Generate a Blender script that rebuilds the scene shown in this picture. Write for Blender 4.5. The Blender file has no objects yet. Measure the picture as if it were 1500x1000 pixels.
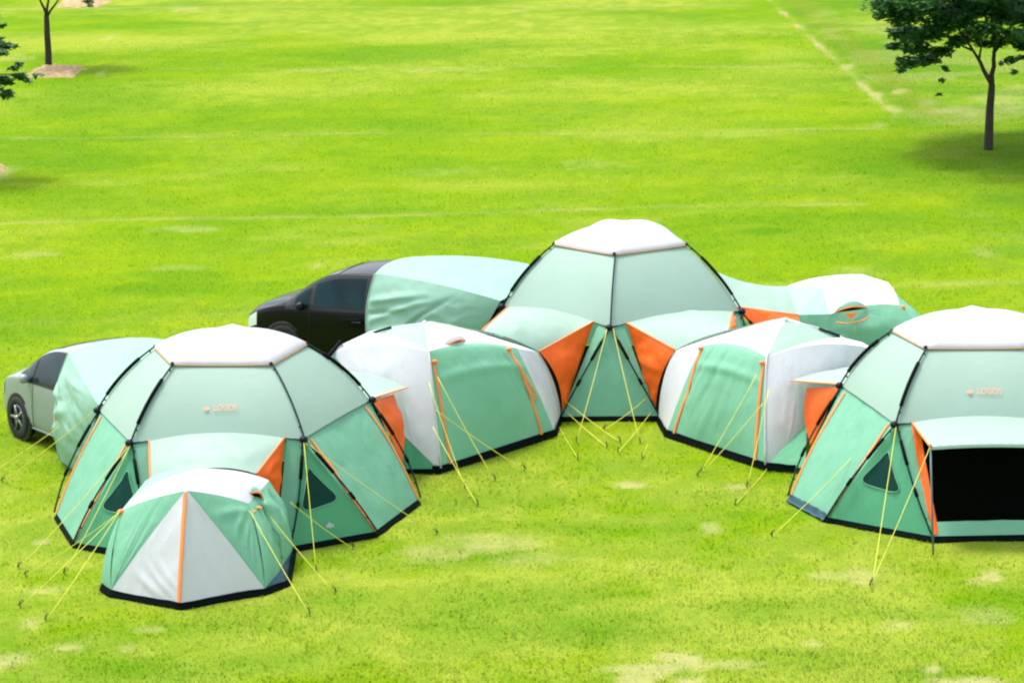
import bpy, bmesh, math, random
import numpy as np
from mathutils import Vector, Matrix, noise
random.seed(7)
R = math.radians
sc = bpy.context.scene
COL = sc.collection

# ------------------------------------------------------------------ camera
F, PIT, CH, ROLL = 5310.08, R(12.9062), 13.2191, R(-1.15937)
cr, sr = math.cos(ROLL), math.sin(ROLL)
FWD = Vector((0, math.cos(PIT), -math.sin(PIT)))
UP0 = Vector((0, math.sin(PIT), math.cos(PIT)))
XR = Vector((1, 0, 0))
right = XR * cr + UP0 * sr
upv = -XR * sr + UP0 * cr
cam = bpy.data.cameras.new('camera'); camo = bpy.data.objects.new('camera', cam); COL.objects.link(camo)
m = Matrix((right, upv, -FWD)).transposed().to_4x4(); m.translation = (0, 0, CH)
camo.matrix_world = m
cam.sensor_width = 36; cam.lens = F / 1500 * 36; cam.clip_end = 4000; cam.clip_start = 1
sc.camera = camo

def ray(u, v):
    return (FWD + right * ((u - 750) / F) - upv * ((v - 500) / F))
def G(u, v, z=0.0):                       # a place on the ground
    d = ray(u, v); t = (z - CH) / d.z
    return Vector((d.x * t, d.y * t, z))
def V(u, v, y):                           # a place at a known distance down the field
    d = ray(u, v); t = y / d.y
    return Vector((d.x * t, y, CH + d.z * t))

# ------------------------------------------------------------------ materials
def newmat(name):
    mt = bpy.data.materials.new(name); mt.use_nodes = True
    nt = mt.node_tree; b = nt.nodes['Principled BSDF']
    return mt, nt, b
def fabric(name, col, rough=0.6, weave=0.05, transl=0.0, sheen=0.0, bump=0.35):
    mt, nt, b = newmat(name)
    tc = nt.nodes.new('ShaderNodeTexCoord')
    n1 = nt.nodes.new('ShaderNodeTexNoise'); n1.inputs['Scale'].default_value = 1.7; n1.inputs['Detail'].default_value = 4
    nt.links.new(tc.outputs['Object'], n1.inputs['Vector'])
    mx = nt.nodes.new('ShaderNodeMix'); mx.data_type = 'RGBA'
    a = [c * (1 - weave) for c in col]; c2 = [min(1, c * (1 + weave * .6)) for c in col]
    mx.inputs['A'].default_value = (*a, 1); mx.inputs['B'].default_value = (*c2, 1)
    nt.links.new(n1.outputs['Fac'], mx.inputs['Factor'])
    nt.links.new(mx.outputs['Result'], b.inputs['Base Color'])
    # stretched creases in the cloth
    mp = nt.nodes.new('ShaderNodeMapping'); mp.inputs['Scale'].default_value = (3.2, 3.2, 0.9); mp.inputs['Rotation'].default_value = (0.35, 0.5, 0.3)
    nt.links.new(tc.outputs['Object'], mp.inputs['Vector'])
    n2 = nt.nodes.new('ShaderNodeTexNoise'); n2.inputs['Scale'].default_value = 2.0; n2.inputs['Detail'].default_value = 5; n2.inputs['Roughness'].default_value = .5
    n2.inputs['Distortion'].default_value = .7
    nt.links.new(mp.outputs['Vector'], n2.inputs['Vector'])
    bp = nt.nodes.new('ShaderNodeBump'); bp.inputs['Strength'].default_value = bump; bp.inputs['Distance'].default_value = .06
    nt.links.new(n2.outputs['Fac'], bp.inputs['Height']); nt.links.new(bp.outputs['Normal'], b.inputs['Normal'])
    b.inputs['Roughness'].default_value = rough
    b.inputs['Sheen Weight'].default_value = sheen
    if transl > 0:
        tr = nt.nodes.new('ShaderNodeBsdfTranslucent'); nt.links.new(mx.outputs['Result'], tr.inputs['Color'])
        ms = nt.nodes.new('ShaderNodeMixShader'); ms.inputs[0].default_value = transl
        out = nt.nodes['Material Output']
        nt.links.new(b.outputs[0], ms.inputs[1]); nt.links.new(tr.outputs[0], ms.inputs[2]); nt.links.new(ms.outputs[0], out.inputs['Surface'])
    return mt
def plain(name, col, rough=.5, metal=0.0, var=.15, scale=9.0, coat=0.0, spec=.5):
    mt, nt, b = newmat(name)
    tc = nt.nodes.new('ShaderNodeTexCoord')
    n1 = nt.nodes.new('ShaderNodeTexNoise'); n1.inputs['Scale'].default_value = scale; n1.inputs['Detail'].default_value = 5
    nt.links.new(tc.outputs['Object'], n1.inputs['Vector'])
    mx = nt.nodes.new('ShaderNodeMix'); mx.data_type = 'RGBA'
    mx.inputs['A'].default_value = (*[c * (1 - var) for c in col], 1); mx.inputs['B'].default_value = (*[min(1, c * (1 + var)) for c in col], 1)
    nt.links.new(n1.outputs['Fac'], mx.inputs['Factor']); nt.links.new(mx.outputs['Result'], b.inputs['Base Color'])
    b.inputs['Roughness'].default_value = rough; b.inputs['Metallic'].default_value = metal; b.inputs['Coat Weight'].default_value = coat
    b.inputs['Specular IOR Level'].default_value = spec
    return mt
M = {}
M['roof'] = fabric('pale mint tent fly', (.36, .52, .425), bump=.10, transl=.25)
M['wall'] = fabric('green tent wall cloth', (.22, .54, .35), bump=.3, transl=.25)
M['mint'] = fabric('mint tent cloth', (.30, .53, .41), bump=.3, transl=.2)
M['white'] = fabric('white tent cloth', (.66, .67, .70), weave=.02, bump=.16, transl=.2)
M['cap'] = fabric('white roof cap cloth', (.43, .43, .45), weave=.02, bump=.12)
M['orange'] = fabric('orange gusset cloth', (1.0, .135, .002), bump=.5, transl=.06)
M['zip'] = plain('orange zip tape', (.80, .24, .05), .6, var=.25, scale=4)
M['trim'] = plain('brown orange piping', (.50, .28, .10), .6)
M['pole'] = plain('dark teal tent pole', (.004, .022, .018), .5, var=.2, spec=.15)
M['sleeve'] = plain('black pole sleeve', (.0015, .004, .0035), .7, spec=.08)
M['hub'] = plain('dark navy hub joint', (.003, .006, .014), .5, spec=.2)
M['skirt'] = plain('dark groundsheet skirt', (.0015, .004, .004), .8, var=.4, scale=3, spec=.06)
M['blueskirt'] = plain('blue grey mud flap', (.02, .07, .09), .5, var=.5, scale=3, spec=.3)
M['mesh'] = plain('dark green insect mesh', (.006, .042, .034), .8, spec=.1)
M['black'] = plain('black opening fill', (.0012, .002, .0012), .95, spec=.02)  # near-black fill painting the dark inside of openings
M['rope'] = plain('yellow guy line', (.66, .63, .06), .6, var=.2, scale=3)
M['peg'] = plain('dark steel peg', (.03, .04, .035), .4, metal=.6)
M['logo'] = plain('pale orange print', (.80, .36, .24), .6, var=.1)
M['greylogo'] = plain('grey print', (.34, .42, .42), .6, var=.1)
M['silver'] = plain('silver car paint', (.23, .27, .285), .3, metal=.0, var=.03, coat=.6)
M['blackpaint'] = plain('black car paint', (.0008, .001, .003), .3, var=.1, coat=.22, spec=.12)
M['glass'] = plain('dark car glass', (.002, .02, .024), .12, var=.9, scale=3.0, spec=.22)  # teal noise paints reflections into the glass colour
M['tyre'] = plain('tyre rubber', (.01, .01, .01), .8)
M['rim'] = plain('alloy rim', (.26, .27, .28), .35, metal=.8)
M['lamp'] = plain('clear headlight lens', (.7, .75, .75), .1, var=.3, coat=1)
M['darktrim'] = plain('black plastic trim', (.008, .009, .009), .5)
M['interior'] = plain('grey seat cloth', (.05, .12, .13), .7)
M['steel'] = plain('steel awning pole', (.10, .15, .16), .4, metal=.3)
M['bark'] = plain('dark bark', (.035, .028, .02), .9, var=.5, scale=14)
M['mintwall'] = fabric('green wall cloth', (.18, .475, .305), bump=.3, transl=.25)
M['trimat'] = fabric('deep green triangle cloth', (.095, .41, .215), bump=.25, transl=.25)
M['mint2'] = fabric('green tent side cloth', (.21, .52, .335), bump=.35, transl=.25)
M['logo2'] = plain('dull orange print', (.45, .28, .10), .7, var=.4, scale=30)
M['stone'] = plain('pale stone', (.46, .39, .29), .9, var=.4)

# ------------------------------------------------------------------ objects
def empty(name, loc, label=None, cat=None, group=None):
    o = bpy.data.objects.new(name, None); COL.objects.link(o); o.location = loc; o.empty_display_size = .2
    if label: o['label'] = label
    if cat: o['category'] = cat
    if group: o['group'] = group
    return o
def wloc(o):
    v = Vector((0, 0, 0))
    while o is not None:
        v += Vector(o.location); o = o.parent
    return v
def mesh_obj(name, verts, faces, mat, parent=None, smooth=True, label=None, mats=None, fmat=None, merge=True):
    off = wloc(parent) if parent else Vector((0, 0, 0))
    me = bpy.data.meshes.new(name)
    me.from_pydata([tuple(Vector(v) - off) for v in verts], [], faces)
    if merge:
        bm = bmesh.new(); bm.from_mesh(me); bmesh.ops.remove_doubles(bm, verts=bm.verts, dist=1e-4)
        bmesh.ops.dissolve_degenerate(bm, edges=bm.edges, dist=1e-5); bm.to_mesh(me); bm.free()
    for mm in (mats or [mat]): me.materials.append(mm)
    if fmat and not merge:
        for p, i in zip(me.polygons, fmat): p.material_index = i
    for p in me.polygons: p.use_smooth = smooth
    o = bpy.data.objects.new(name, me); COL.objects.link(o)
    if parent: o.parent = parent
    if label: o['label'] = label
    return o
class MB:
    def __init__(s): s.v = []; s.f = []
    def add(s, vs, fs):
        n = len(s.v); s.v += [Vector(v) for v in vs]; s.f += [tuple(i + n for i in f) for f in fs]; return s
    def tube(s, pts, r, seg=7, r2=None, cap=True):
        pts = [Vector(p) for p in pts]; n = len(pts); rings = []
        dr_ = (pts[-1] - pts[0]).normalized(); ref = Vector((1, 0, 0)) if abs(dr_.z) > .75 else Vector((0, 0, 1))
        for i, p in enumerate(pts):
            t = (pts[min(i + 1, n - 1)] - pts[max(i - 1, 0)]).normalized()
            a = t.cross(ref)
            if a.length < .01: a = t.cross(Vector((.3, 1, .1)))
            a.normalize(); b = t.cross(a)
            rr = r if r2 is None else r + (r2 - r) * i / (n - 1)
            rings += [p + (a * math.cos(2 * math.pi * k / seg) + b * math.sin(2 * math.pi * k / seg)) * rr for k in range(seg)]
        fs = [(i * seg + k, i * seg + (k + 1) % seg, (i + 1) * seg + (k + 1) % seg, (i + 1) * seg + k) for i in range(n - 1) for k in range(seg)]
        if cap: fs += [tuple(range(seg))[::-1], tuple((n - 1) * seg + k for k in range(seg))]
        return s.add(rings, fs)
    def ball(s, c, r, sc=(1, 1, 1)):
        vs = []; fs = []; a, b = 8, 12
        for i in range(a + 1):
            th = math.pi * i / a
            for j in range(b):
                ph = 2 * math.pi * j / b
                vs.append(Vector(c) + Vector((r * sc[0] * math.sin(th) * math.cos(ph), r * sc[1] * math.sin(th) * math.sin(ph), r * sc[2] * math.cos(th))))
        for i in range(a):
            for j in range(b): fs.append((i * b + j, (i + 1) * b + j, (i + 1) * b + (j + 1) % b, i * b + (j + 1) % b))
        return s.add(vs, fs)
    def build(s, name, mat, parent=None, smooth=True, label=None): return mesh_obj(name, s.v, s.f, mat, parent, smooth, label)

# a cloth patch spanned by four corners with bowed edges (Coons)
class Patch:
    def __init__(s, A, B, C, D, bows=None, centre=None, bulge=0.0, wr=0.0, wdir=None, seed=0.0, cr=None, bt=1.0):
        s.cr = cr or []; s.bt = bt
        # A top-left, B top-right, C bottom-right, D bottom-left; s along A-B, t along A-D
        s.A, s.B, s.C, s.D = [Vector(p) for p in (A, B, C, D)]
        s.b = bows or {}                                  # keys 'AB','BC','DC','AD'
        s.b = {k: Vector(v) for k, v in s.b.items()}
        n = (s.B - s.A + s.C - s.D).cross(s.D - s.A + s.C - s.B).normalized()
        c = (s.A + s.B + s.C + s.D) / 4
        if centre is not None and n.dot(c - Vector(centre)) < 0: n = -n
        s.n = n; s.bulge = bulge; s.wr = wr; s.wdir = wdir; s.seed = seed
    def e(s, key, P, Q, t):
        p = P.lerp(Q, t)
        if key in s.b: p = p + s.b[key] * (4 * t * (1 - t))
        return p
    def __call__(s, u, v, off=0.0):
        a = s.e('AB', s.A, s.B, u); d = s.e('DC', s.D, s.C, u); l = s.e('AD', s.A, s.D, v); r = s.e('BC', s.B, s.C, v)
        p = a * (1 - v) + d * v + l * (1 - u) + r * u - (s.A * (1 - u) * (1 - v) + s.B * u * (1 - v) + s.D * (1 - u) * v + s.C * u * v)
        w = 16 * u * (1 - u) * v * (1 - v); vb = v ** s.bt
        d_ = s.bulge * 16 * u * (1 - u) * vb * (1 - vb)
        for (a0, b0, a1, b1, am, wd_) in s.cr:
            dx, dy = a1 - a0, b1 - b0; L2 = dx * dx + dy * dy; tt = max(0, min(1, ((u - a0) * dx + (v - b0) * dy) / L2))
            dd = ((u - a0) * dy - (v - b0) * dx) / L2 ** .5; ex = (u - a0 - dx * tt) ** 2 + (v - b0 - dy * tt) ** 2 - dd * dd
            z_ = dd / wd_
            d_ += am * math.exp(-z_ * z_) * (1 + .6 * z_) * (.25 + .75 * math.sin(math.pi * min(1, tt * .9 + .05))) * math.exp(-max(0, ex) / .01) * min(1, w * 6)
        if s.wr:
            q = p + Vector((s.seed, s.seed * 1.7, 0))
            wd = s.wdir or (2.2, 2.2, .8)
            k = noise.fractal(Vector((q.x * wd[0], q.y * wd[1], q.z * wd[2])), 1.0, 2.0, 3)
            k2 = 1 - abs(noise.noise(Vector((q.x * wd[0] * 1.6 + 5, q.y * wd[1] * 1.6, q.z * wd[2] * 1.2)))) * 2.4
            d_ += s.wr * (k + .5 * k2) * min(1, w * 2.2)
        return p + s.n * (d_ + off)
    def grid(s, nu=14, nv=14, u0=0, u1=1, v0=0, v1=1, off=0.0):
        vs = [s(u0 + (u1 - u0) * i / nu, v0 + (v1 - v0) * j / nv, off) for j in range(nv + 1) for i in range(nu + 1)]
        fs = [(j * (nu + 1) + i, j * (nu + 1) + i + 1, (j + 1) * (nu + 1) + i + 1, (j + 1) * (nu + 1) + i) for j in range(nv) for i in range(nu)]
        return vs, fs
    def ribbon(s, path, w, off=.012, n=16):
        vs = []; fs = []
        pts = []
        for k in range(n + 1):
            t = k / n * (len(path) - 1); i = min(int(t), len(path) - 2); q = t - i
            pts.append(s(path[i][0] * (1 - q) + path[i + 1][0] * q, path[i][1] * (1 - q) + path[i + 1][1] * q, off))
        for k, p in enumerate(pts):
            tg = (pts[min(k + 1, n)] - pts[max(k - 1, 0)]).normalized(); a = tg.cross(s.n).normalized() * w / 2
            vs += [p - a, p + a, p - a - s.n * .008, p + a - s.n * .008]
        for k in range(n):
            b = 4 * k
            fs += [(b, b + 1, b + 5, b + 4), (b, b + 4, b + 6, b + 2), (b + 1, b + 3, b + 7, b + 5)]
        return vs, fs
def cloth(name, patches, mat, parent, label=None, nu=16, nv=16):
    mb = MB()
    for p in patches: mb.add(*p.grid(nu, nv))
    return mb.build(name, mat, parent, True, label)
def zipstrip(p, path, parent, w=.045, name='zip', mat='zip', off=.014):
    mb = MB(); mb.add(*p.ribbon(path, w, off)); return mb.build(name, M[mat], parent)
def skirt(parent, pts, h=.045, out=.03, centre=(0, 0, 0), mat='skirt', closed=False, name='ground_skirt'):
    vs = []; fs = []; P = []
    n = len(pts)
    segs = n if closed else n - 1
    for i in range(segs):
        a, b = Vector(pts[i]), Vector(pts[(i + 1) % n])
        for k in range(6): P.append(a.lerp(b, k / 6))
    if not closed: P.append(Vector(pts[-1]))
    c = Vector(centre)
    for i, p in enumerate(P):
        d = (p - c); d.z = 0; d.normalize()
        wv = .018 * noise.noise(Vector((p.x * 4, p.y * 4, 3)))
        for o_, z in ((.004, h + wv), (.015, h * .5), (out + wv, .012), (out + .01, -.02)): vs.append(Vector((p.x, p.y, z)) + d * o_)
    m_ = len(P)
    for i in range(m_ if closed else m_ - 1):
        j = (i + 1) % m_
        for k in range(3): fs.append((4 * i + k, 4 * j + k, 4 * j + k + 1, 4 * i + k + 1))
    return mesh_obj(name, vs, fs, M[mat], parent, True)
def rope(parent, a, b, r=.0052, sag=.02):
    a, b = Vector(a), Vector(b)
    pts = [a.lerp(b, t / 8) - Vector((0, 0, sag * 4 * t / 8 * (1 - t / 8))) for t in range(9)]
    o = MB().tube(pts, r, 6).build('guy_rope', M['rope'], parent)
    d = (b - a); d.z = 0; d.normalize()
    # runner near the lower end and a hooked peg driven into the turf
    pg = MB().tube([b - d * .03 + Vector((0, 0, .05)), b + Vector((0, 0, .07)), b + d * .03 + Vector((0, 0, .055)), b + d * .02 + Vector((0, 0, -.03))], .006, 6)
    pg.tube([b + d * .0 + Vector((0, 0, .045)), b + d * .05 + Vector((0, 0, .012))], .008, 6)
    pe = pg.build('peg', M['peg'], o)
    return o

def rcr(seed, n, am, slope=None):
    r_ = random.Random(seed); out = []; sl = r_.uniform(-.35, .35) if slope is None else slope
    for i in range(n):
        a = r_.uniform(.08, .92); b0 = r_.choice([.02, .02, r_.uniform(.1, .5)]); ln = r_.uniform(.4, .95)
        out.append((a, b0, a + sl * ln + r_.uniform(-.08, .08), min(.99, b0 + ln), am * r_.choice([-1, 1]) * r_.uniform(.4, 1), r_.uniform(.012, .035)))
    return out
# ------------------------------------------------------------------ the ten-sided dome tents
Re, He, Rc, Hc, Ha, DE, RB = 1.917, 1.319, 1.073, 2.196, 2.548, 16.82, 2.5
def big_dome(name, x, y, th, label, over, windows=(), zips=(), openwalls=(), group='ten sided dome tents', logo=None):
    root = empty(name, (x, y, 0), label, 'tent', group)
    C = Vector((x, y, .7))
    D = {}
    for k in range(5):
        a = R(th + 72 * k)
        ca, sa = math.cos(a), math.sin(a)
        D['e', k] = Vector((x + Re * ca, y + Re * sa, He)); D['c', k] = Vector((x + Rc * ca, y + Rc * sa, Hc))
        for s_ in (-1, 1):
            aa = a + s_ * R(DE); D['b', k, s_] = Vector((x + RB * math.cos(aa), y + RB * math.sin(aa), 0.0))
    D['a'] = Vector((x, y, Ha))
    for key, uv in over.items():
        if key[0] == 'b': D[key] = G(*uv)
        else: D[key] = V(*uv, D[key].y)
    root['hub_xy'] = 0; del root['hub_xy']
    def outw(p):
        d = Vector(p) - C; return d.normalized()
    PT = {}
    for k in range(5):
        k2 = (k + 1) % 5
        c1, c2, e1, e2 = D['c', k], D['c', k2], D['e', k], D['e', k2]
        bc1 = outw((c1 + e1) / 2) * .07; bc2 = outw((c2 + e2) / 2) * .07
        eb = Vector((0, 0, .09 if k in openwalls else .02)) + outw((e1 + e2) / 2) * .02
        p = Patch(c1, c2, e2, e1, {'BC': bc2, 'AD': bc1, 'DC': eb}, C, bulge=-.012, wr=.006, wdir=(1.2, 1.2, .6), seed=k * 3 + x)
        PT['r', k] = p
        cloth('roof_panel', [p], M['roof'], root)
        # wall: from the eave seam down to the turf
        b1, b2 = D['b', k, 1].copy(), D['b', k2, -1].copy(); b1.z = b2.z = .055
        lb1 = outw((e1 + b1) / 2); lb2 = outw((e2 + b2) / 2)
        e1d, e2d = e1 - outw(e1) * .02, e2 - outw(e2) * .02
        eb2 = eb - outw((e1 + e2) / 2) * .02
        w = Patch(e1d, e2d, b2, b1, {'AB': eb2, 'BC': lb2 * .03, 'AD': lb1 * .03}, C, bulge=.015, wr=.016, wdir=(2.6, 2.6, .7), seed=k * 5 + x, cr=rcr(k * 7 + int(x * 3), 9, .022))
        PT['w', k] = w
        if k not in openwalls:
            cloth('wall_panel', [w], M['mintwall'], root, nu=26, nv=20)
            if k in zips:
                zipstrip(w, [(.085, .03), (.03, .55), (.015, .99)], root); zipstrip(w, [(.915, .03), (.97, .55), (.985, .99)], root)
        MB().tube([w(t / 12, 0, .012) for t in range(13)], .011, 6).build('eave_seam', M['pole'], root)
        # triangle below the hub
        bm_, bp_ = D['b', k, -1].copy(), D['b', k, 1].copy(); bm_.z = bp_.z = .055
        lbm = outw((e1 + bm_) / 2); lbp = outw((e1 + bp_) / 2)
        t_ = Patch(e1d - Vector((0, 0, .0)), e1d, bp_, bm_, {'BC': lbp * .03, 'AD': lbm * .03}, C, bulge=.0, wr=.010, wdir=(2, 2, 1.6), seed=k * 7 + y, cr=rcr(k * 5 + int(y), 5, .012))
        PT['t', k] = t_
        tr = cloth('triangle_wall', [t_], M['mintwall' if abs(x - 1.729) < .01 else 'trimat'], root, nu=18, nv=20)
        if k in windows:
            # rounded triangular mesh window set in the panel
            corners = windows[k]
            loop = []
            for i in range(3):
                p0, p1, p2 = corners[i - 1], corners[i], corners[(i + 1) % 3]
                for q in range(7):
                    tt = q / 6; a_ = [p1[j] + (p0[j] - p1[j]) * .32 for j in (0, 1)]; b_ = [p1[j] + (p2[j] - p1[j]) * .32 for j in (0, 1)]
                    loop.append([(1 - tt) ** 2 * a_[j] + 2 * tt * (1 - tt) * p1[j] + tt * tt * b_[j] for j in (0, 1)])
            cc = [sum(q[j] for q in loop) / len(loop) for j in (0, 1)]
            vs = [t_(cc[0], cc[1], .016)]
            for fr in (.5, 1.0):
                vs += [t_(cc[0] + (q[0] - cc[0]) * fr, cc[1] + (q[1] - cc[1]) * fr, .016) for q in loop]
            n = len(loop); fs = [(0, 1 + i, 1 + (i + 1) % n) for i in range(n)] + [(1 + i, 1 + n + i, 1 + n + (i + 1) % n, 1 + (i + 1) % n) for i in range(n)]
            wd = mesh_obj('mesh_window', vs, fs, M['mesh'], root)
            MB().tube([t_(q[0], q[1], .014) for q in loop + loop[:1]], .007, 5).build('window_hem', M['wall'], wd)
        # poles
        for pp, kind, off in (([p(0, t / 14, .035) for t in range(15)], 'upper', 0), ([w(0, t / 14, .035) + lb1 * (.05 * math.sin(math.pi * (t / 14) ** 1.15)) for t in range(15)], 'leg', 0), ([PT['t', k](0, t / 14, .035) + lbm * (.05 * math.sin(math.pi * (t / 14) ** 1.15)) for t in range(15)], 'leg', 0)):
            po = MB().tube(pp, .013, 7).build('pole', M['pole'], root)
            if kind == 'upper':
                if (k, int(x)) not in ((0, 1), (1, -3)): MB().tube(pp[3:12], .026, 8).build('pole_sleeve', M['sleeve'], po)
            else:
                MB().tube(pp[2:6], .024, 8).build('pole_sleeve', M['sleeve'], po)
                MB().tube(pp[8:10], .024, 8).build('pole_sleeve', M['sleeve'], po)
            for q in (1, 12): MB().tube([pp[q] + Vector((0, 0, .01)), pp[q] - outw(pp[q]) * .035], .011, 6).build('clip', M['hub'], po)
        MB().ball(e1 + outw(e1) * .035, .058, (1, 1, .85)).build('hub', M['hub'], root)
        MB().ball(c1 + outw(c1) * .03, .028).build('hub', M['hub'], root)
    # white cap over the crown
    vs = []; fs = []; n = 5; rings = 12; per = 9
    rim = []
    for k in range(5):
        a, b = D['c', k] + outw(D['c', k]) * .05, D['c', (k + 1) % 5] + outw(D['c', (k + 1) % 5]) * .05
        for q in range(per):
            t = q / per; r_ = a.lerp(b, t); r_.z -= .0; rim.append(r_ - outw((a + b) / 2) * .012 * 4 * t * (1 - t))
    N = len(rim); ap = D['a']
    vs.append(ap)
    for j in range(1, rings + 1):
        q = j / rings
        for i, r_ in enumerate(rim):
            k = i // per; t = (i % per) / per
            hz = r_.z + .0 + (ap.z - r_.z) * (1 - q ** 2.2)
            sag = -.022 * (1 - q * .6) * math.sin(math.pi * t) * math.sin(math.pi * q)
            vs.append(Vector((ap.x + (r_.x - ap.x) * q, ap.y + (r_.y - ap.y) * q, hz + sag)))
    for i in range(N): fs.append((0, 1 + i, 1 + (i + 1) % N))
    for j in range(rings - 1):
        for i in range(N): fs.append((1 + j * N + i, 1 + (j + 1) * N + i, 1 + (j + 1) * N + (i + 1) % N, 1 + j * N + (i + 1) % N))
    # a short hanging hem
    vs += [r_ - Vector((0, 0, .035)) + outw(r_) * .004 for r_ in rim]
    b0 = 1 + (rings - 1) * N; b1 = 1 + rings * N
    for i in range(N): fs.append((b0 + i, b1 + i, b1 + (i + 1) % N, b0 + (i + 1) % N))
    capo = mesh_obj('roof_cap', vs, fs, M['cap'], root)
    MB().tube([r_ - Vector((0, 0, .036)) + outw(r_) * .01 for r_ in rim + rim[:1]], .010, 6).build('piping', M['trim'], capo)
    # skirt
    ring = []
    for k in range(5): ring += [D['b', k, -1], D['b', k, 1]]
    skirt(root, ring, centre=C, closed=True)
    fl = MB().add([p + Vector((0, 0, .012)) for p in ring], [tuple(range(10))]); fl.build('groundsheet', M['skirt'], root, False)
    return root, D, PT, outw




dl, DL, PL, outL = big_dome('dome_tent', -3.806, 47.735, -126.84,
    'leftmost mint dome tent with white cap, standing behind the low tent with white zipped front',
    {('e', 0): (192, 649), ('e', 1): (443, 644), ('e', 2): (542, 587), ('e', 4): (146, 602), ('c', 0): (254, 535), ('c', 1): (396, 535), ('c', 2): (447, 506), ('c', 4): (229, 510), ('a',): (341, 475),
     ('b', 0, -1): (110, 800), ('b', 1, 1): (549, 784), ('b', 1, -1): (424, 806), ('b', 2, -1): (613, 736), ('b', 4, 1): (83, 757)} if False else
    {('e', 0): (192, 649), ('e', 1): (443, 644), ('e', 2): (542, 587), ('e', 4): (146, 602), ('c', 0): (254, 535), ('c', 1): (396, 535), ('c', 2): (447, 506), ('c', 4): (229, 510),
     ('b', 0, -1): (110, 800), ('b', 1, 1): (549, 784), ('b', 1, -1): (424, 806), ('b', 2, -1): (613, 736), ('b', 4, 1): (83, 757)},
    windows={1: [(.34, .20), (.90, .62), (.06, .70)], 0: [(.58, .18), (.92, .67), (.06, .65)]}, zips=(1, 4), openwalls=(0,))
dc, DC, PC, outC = big_dome('dome_tent', 1.729, 54.667, -97.48,
    'mint dome tent in the middle at the back, joined to the black car',
    {('e', 0): (893, 480), ('e', 4): (738, 450), ('e', 1): (1084, 457), ('c', 0): (900, 374), ('c', 4): (813, 359), ('c', 1): (1004, 360), ('b', 0, -1): (822, 615), ('b', 0, 1): (964, 614)},
    openwalls=(4, 0))
dr, DR, PR, outR = big_dome('dome_tent', 6.285, 47.956, -128.53,
    'mint dome tent with an open black doorway under its awning',
    {('e', 0): (1312, 622), ('e', 4): (1233, 566), ('c', 0): (1357, 511), ('c', 4): (1310, 486), ('b', 0, -1): (1213, 763), ('b', 0, 1): (1365, 791), ('b', 4, 1): (1157, 733)},
    windows={0: [(.42, .20), (.82, .66), (.03, .60)]}, zips=(4,), openwalls=(0,))

# ---- side strips left standing where a wall panel is unzipped
def side_strips(root, w, k):
    for side in (0, 1):
        mb = MB(); nv = 18; vs = []; fs = []
        for j in range(nv + 1):
            v = j / nv; wd = (.09 + .02 * v) if root is dl else .09 * (1 - v) + .012
            for i in range(4):
                u = wd * i / 3
                vs.append(w(u if side == 0 else 1 - u, v))
        for j in range(nv):
            for i in range(3): fs.append((j * 4 + i, j * 4 + i + 1, j * 4 + i + 5, j * 4 + i + 4))
        mb.add(vs, fs); mb.build('wall_strip', M['mintwall'], root)
for root, P_, ks in ((dl, PL, (0,)), (dc, PC, (4, 0)), (dr, PR, (0,))):
    for k in ks: side_strips(root, P_['w', k], k)

# ---- printing on cloth
def text_shapes(body):
    cu = bpy.data.curves.new('t', 'FONT'); cu.body = body; cu.size = 1; cu.resolution_u = 3
    to = bpy.data.objects.new('t', cu); COL.objects.link(to)
    dg = bpy.context.evaluated_depsgraph_get(); dg.update()
    me = bpy.data.meshes.new_from_object(to.evaluated_get(dg))
    v = [tuple(q.co[:2]) for q in me.vertices]; f = [tuple(p.vertices) for p in me.polygons]
    bpy.data.objects.remove(to); bpy.data.curves.remove(cu); bpy.data.meshes.remove(me)
    return v, f
def print_on(patch, body, s0, s1, t0, t1, root, name, mat, off=.012):
    v, f = text_shapes(body)
    x0 = min(q[0] for q in v); x1 = max(q[0] for q in v); y0 = min(q[1] for q in v); y1 = max(q[1] for q in v)
    vs = [patch(s0 + (s1 - s0) * (q[0] - x0) / (x1 - x0), t1 - (t1 - t0) * (q[1] - y0) / (y1 - y0), .026) for q in v]
    return mesh_obj(name, vs, f, M[mat], root, False)
LEAF = [(0, 1), (.14, .72), (.3, .8), (.27, .48), (.6, .6), (.5, .36), (.72, .28), (.4, .1), (.42, -.05), (.06, 0), (.05, -.3), (-.05, -.3), (-.06, 0), (-.42, -.05), (-.4, .1), (-.72, .28), (-.5, .36), (-.6, .6), (-.27, .48), (-.3, .8), (-.14, .72)]
def emblem(patch, sc_, tc_, ds, dt, root, mat='logo'):
    vs = [patch(sc_, tc_, .026)] + [patch(sc_ + ds * q[0], tc_ - dt * (q[1] - .35), .026) for q in LEAF]
    n = len(LEAF)
    return mesh_obj('leaf_emblem', vs, [(0, 1 + i, 1 + (i + 1) % n) for i in range(n)], M[mat], root, False)
for root, P_ in ((dl, PL), (dr, PR)):
    emblem(P_['r', 0], .425, .655, .038, .05, root); print_on(P_['r', 0], 'LOGOS', .475, .63, .60, .69, root, 'printed_lettering', 'logo')
emblem(PL['t', 1], .5, .86, .10, .06, dl, 'greylogo')

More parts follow.
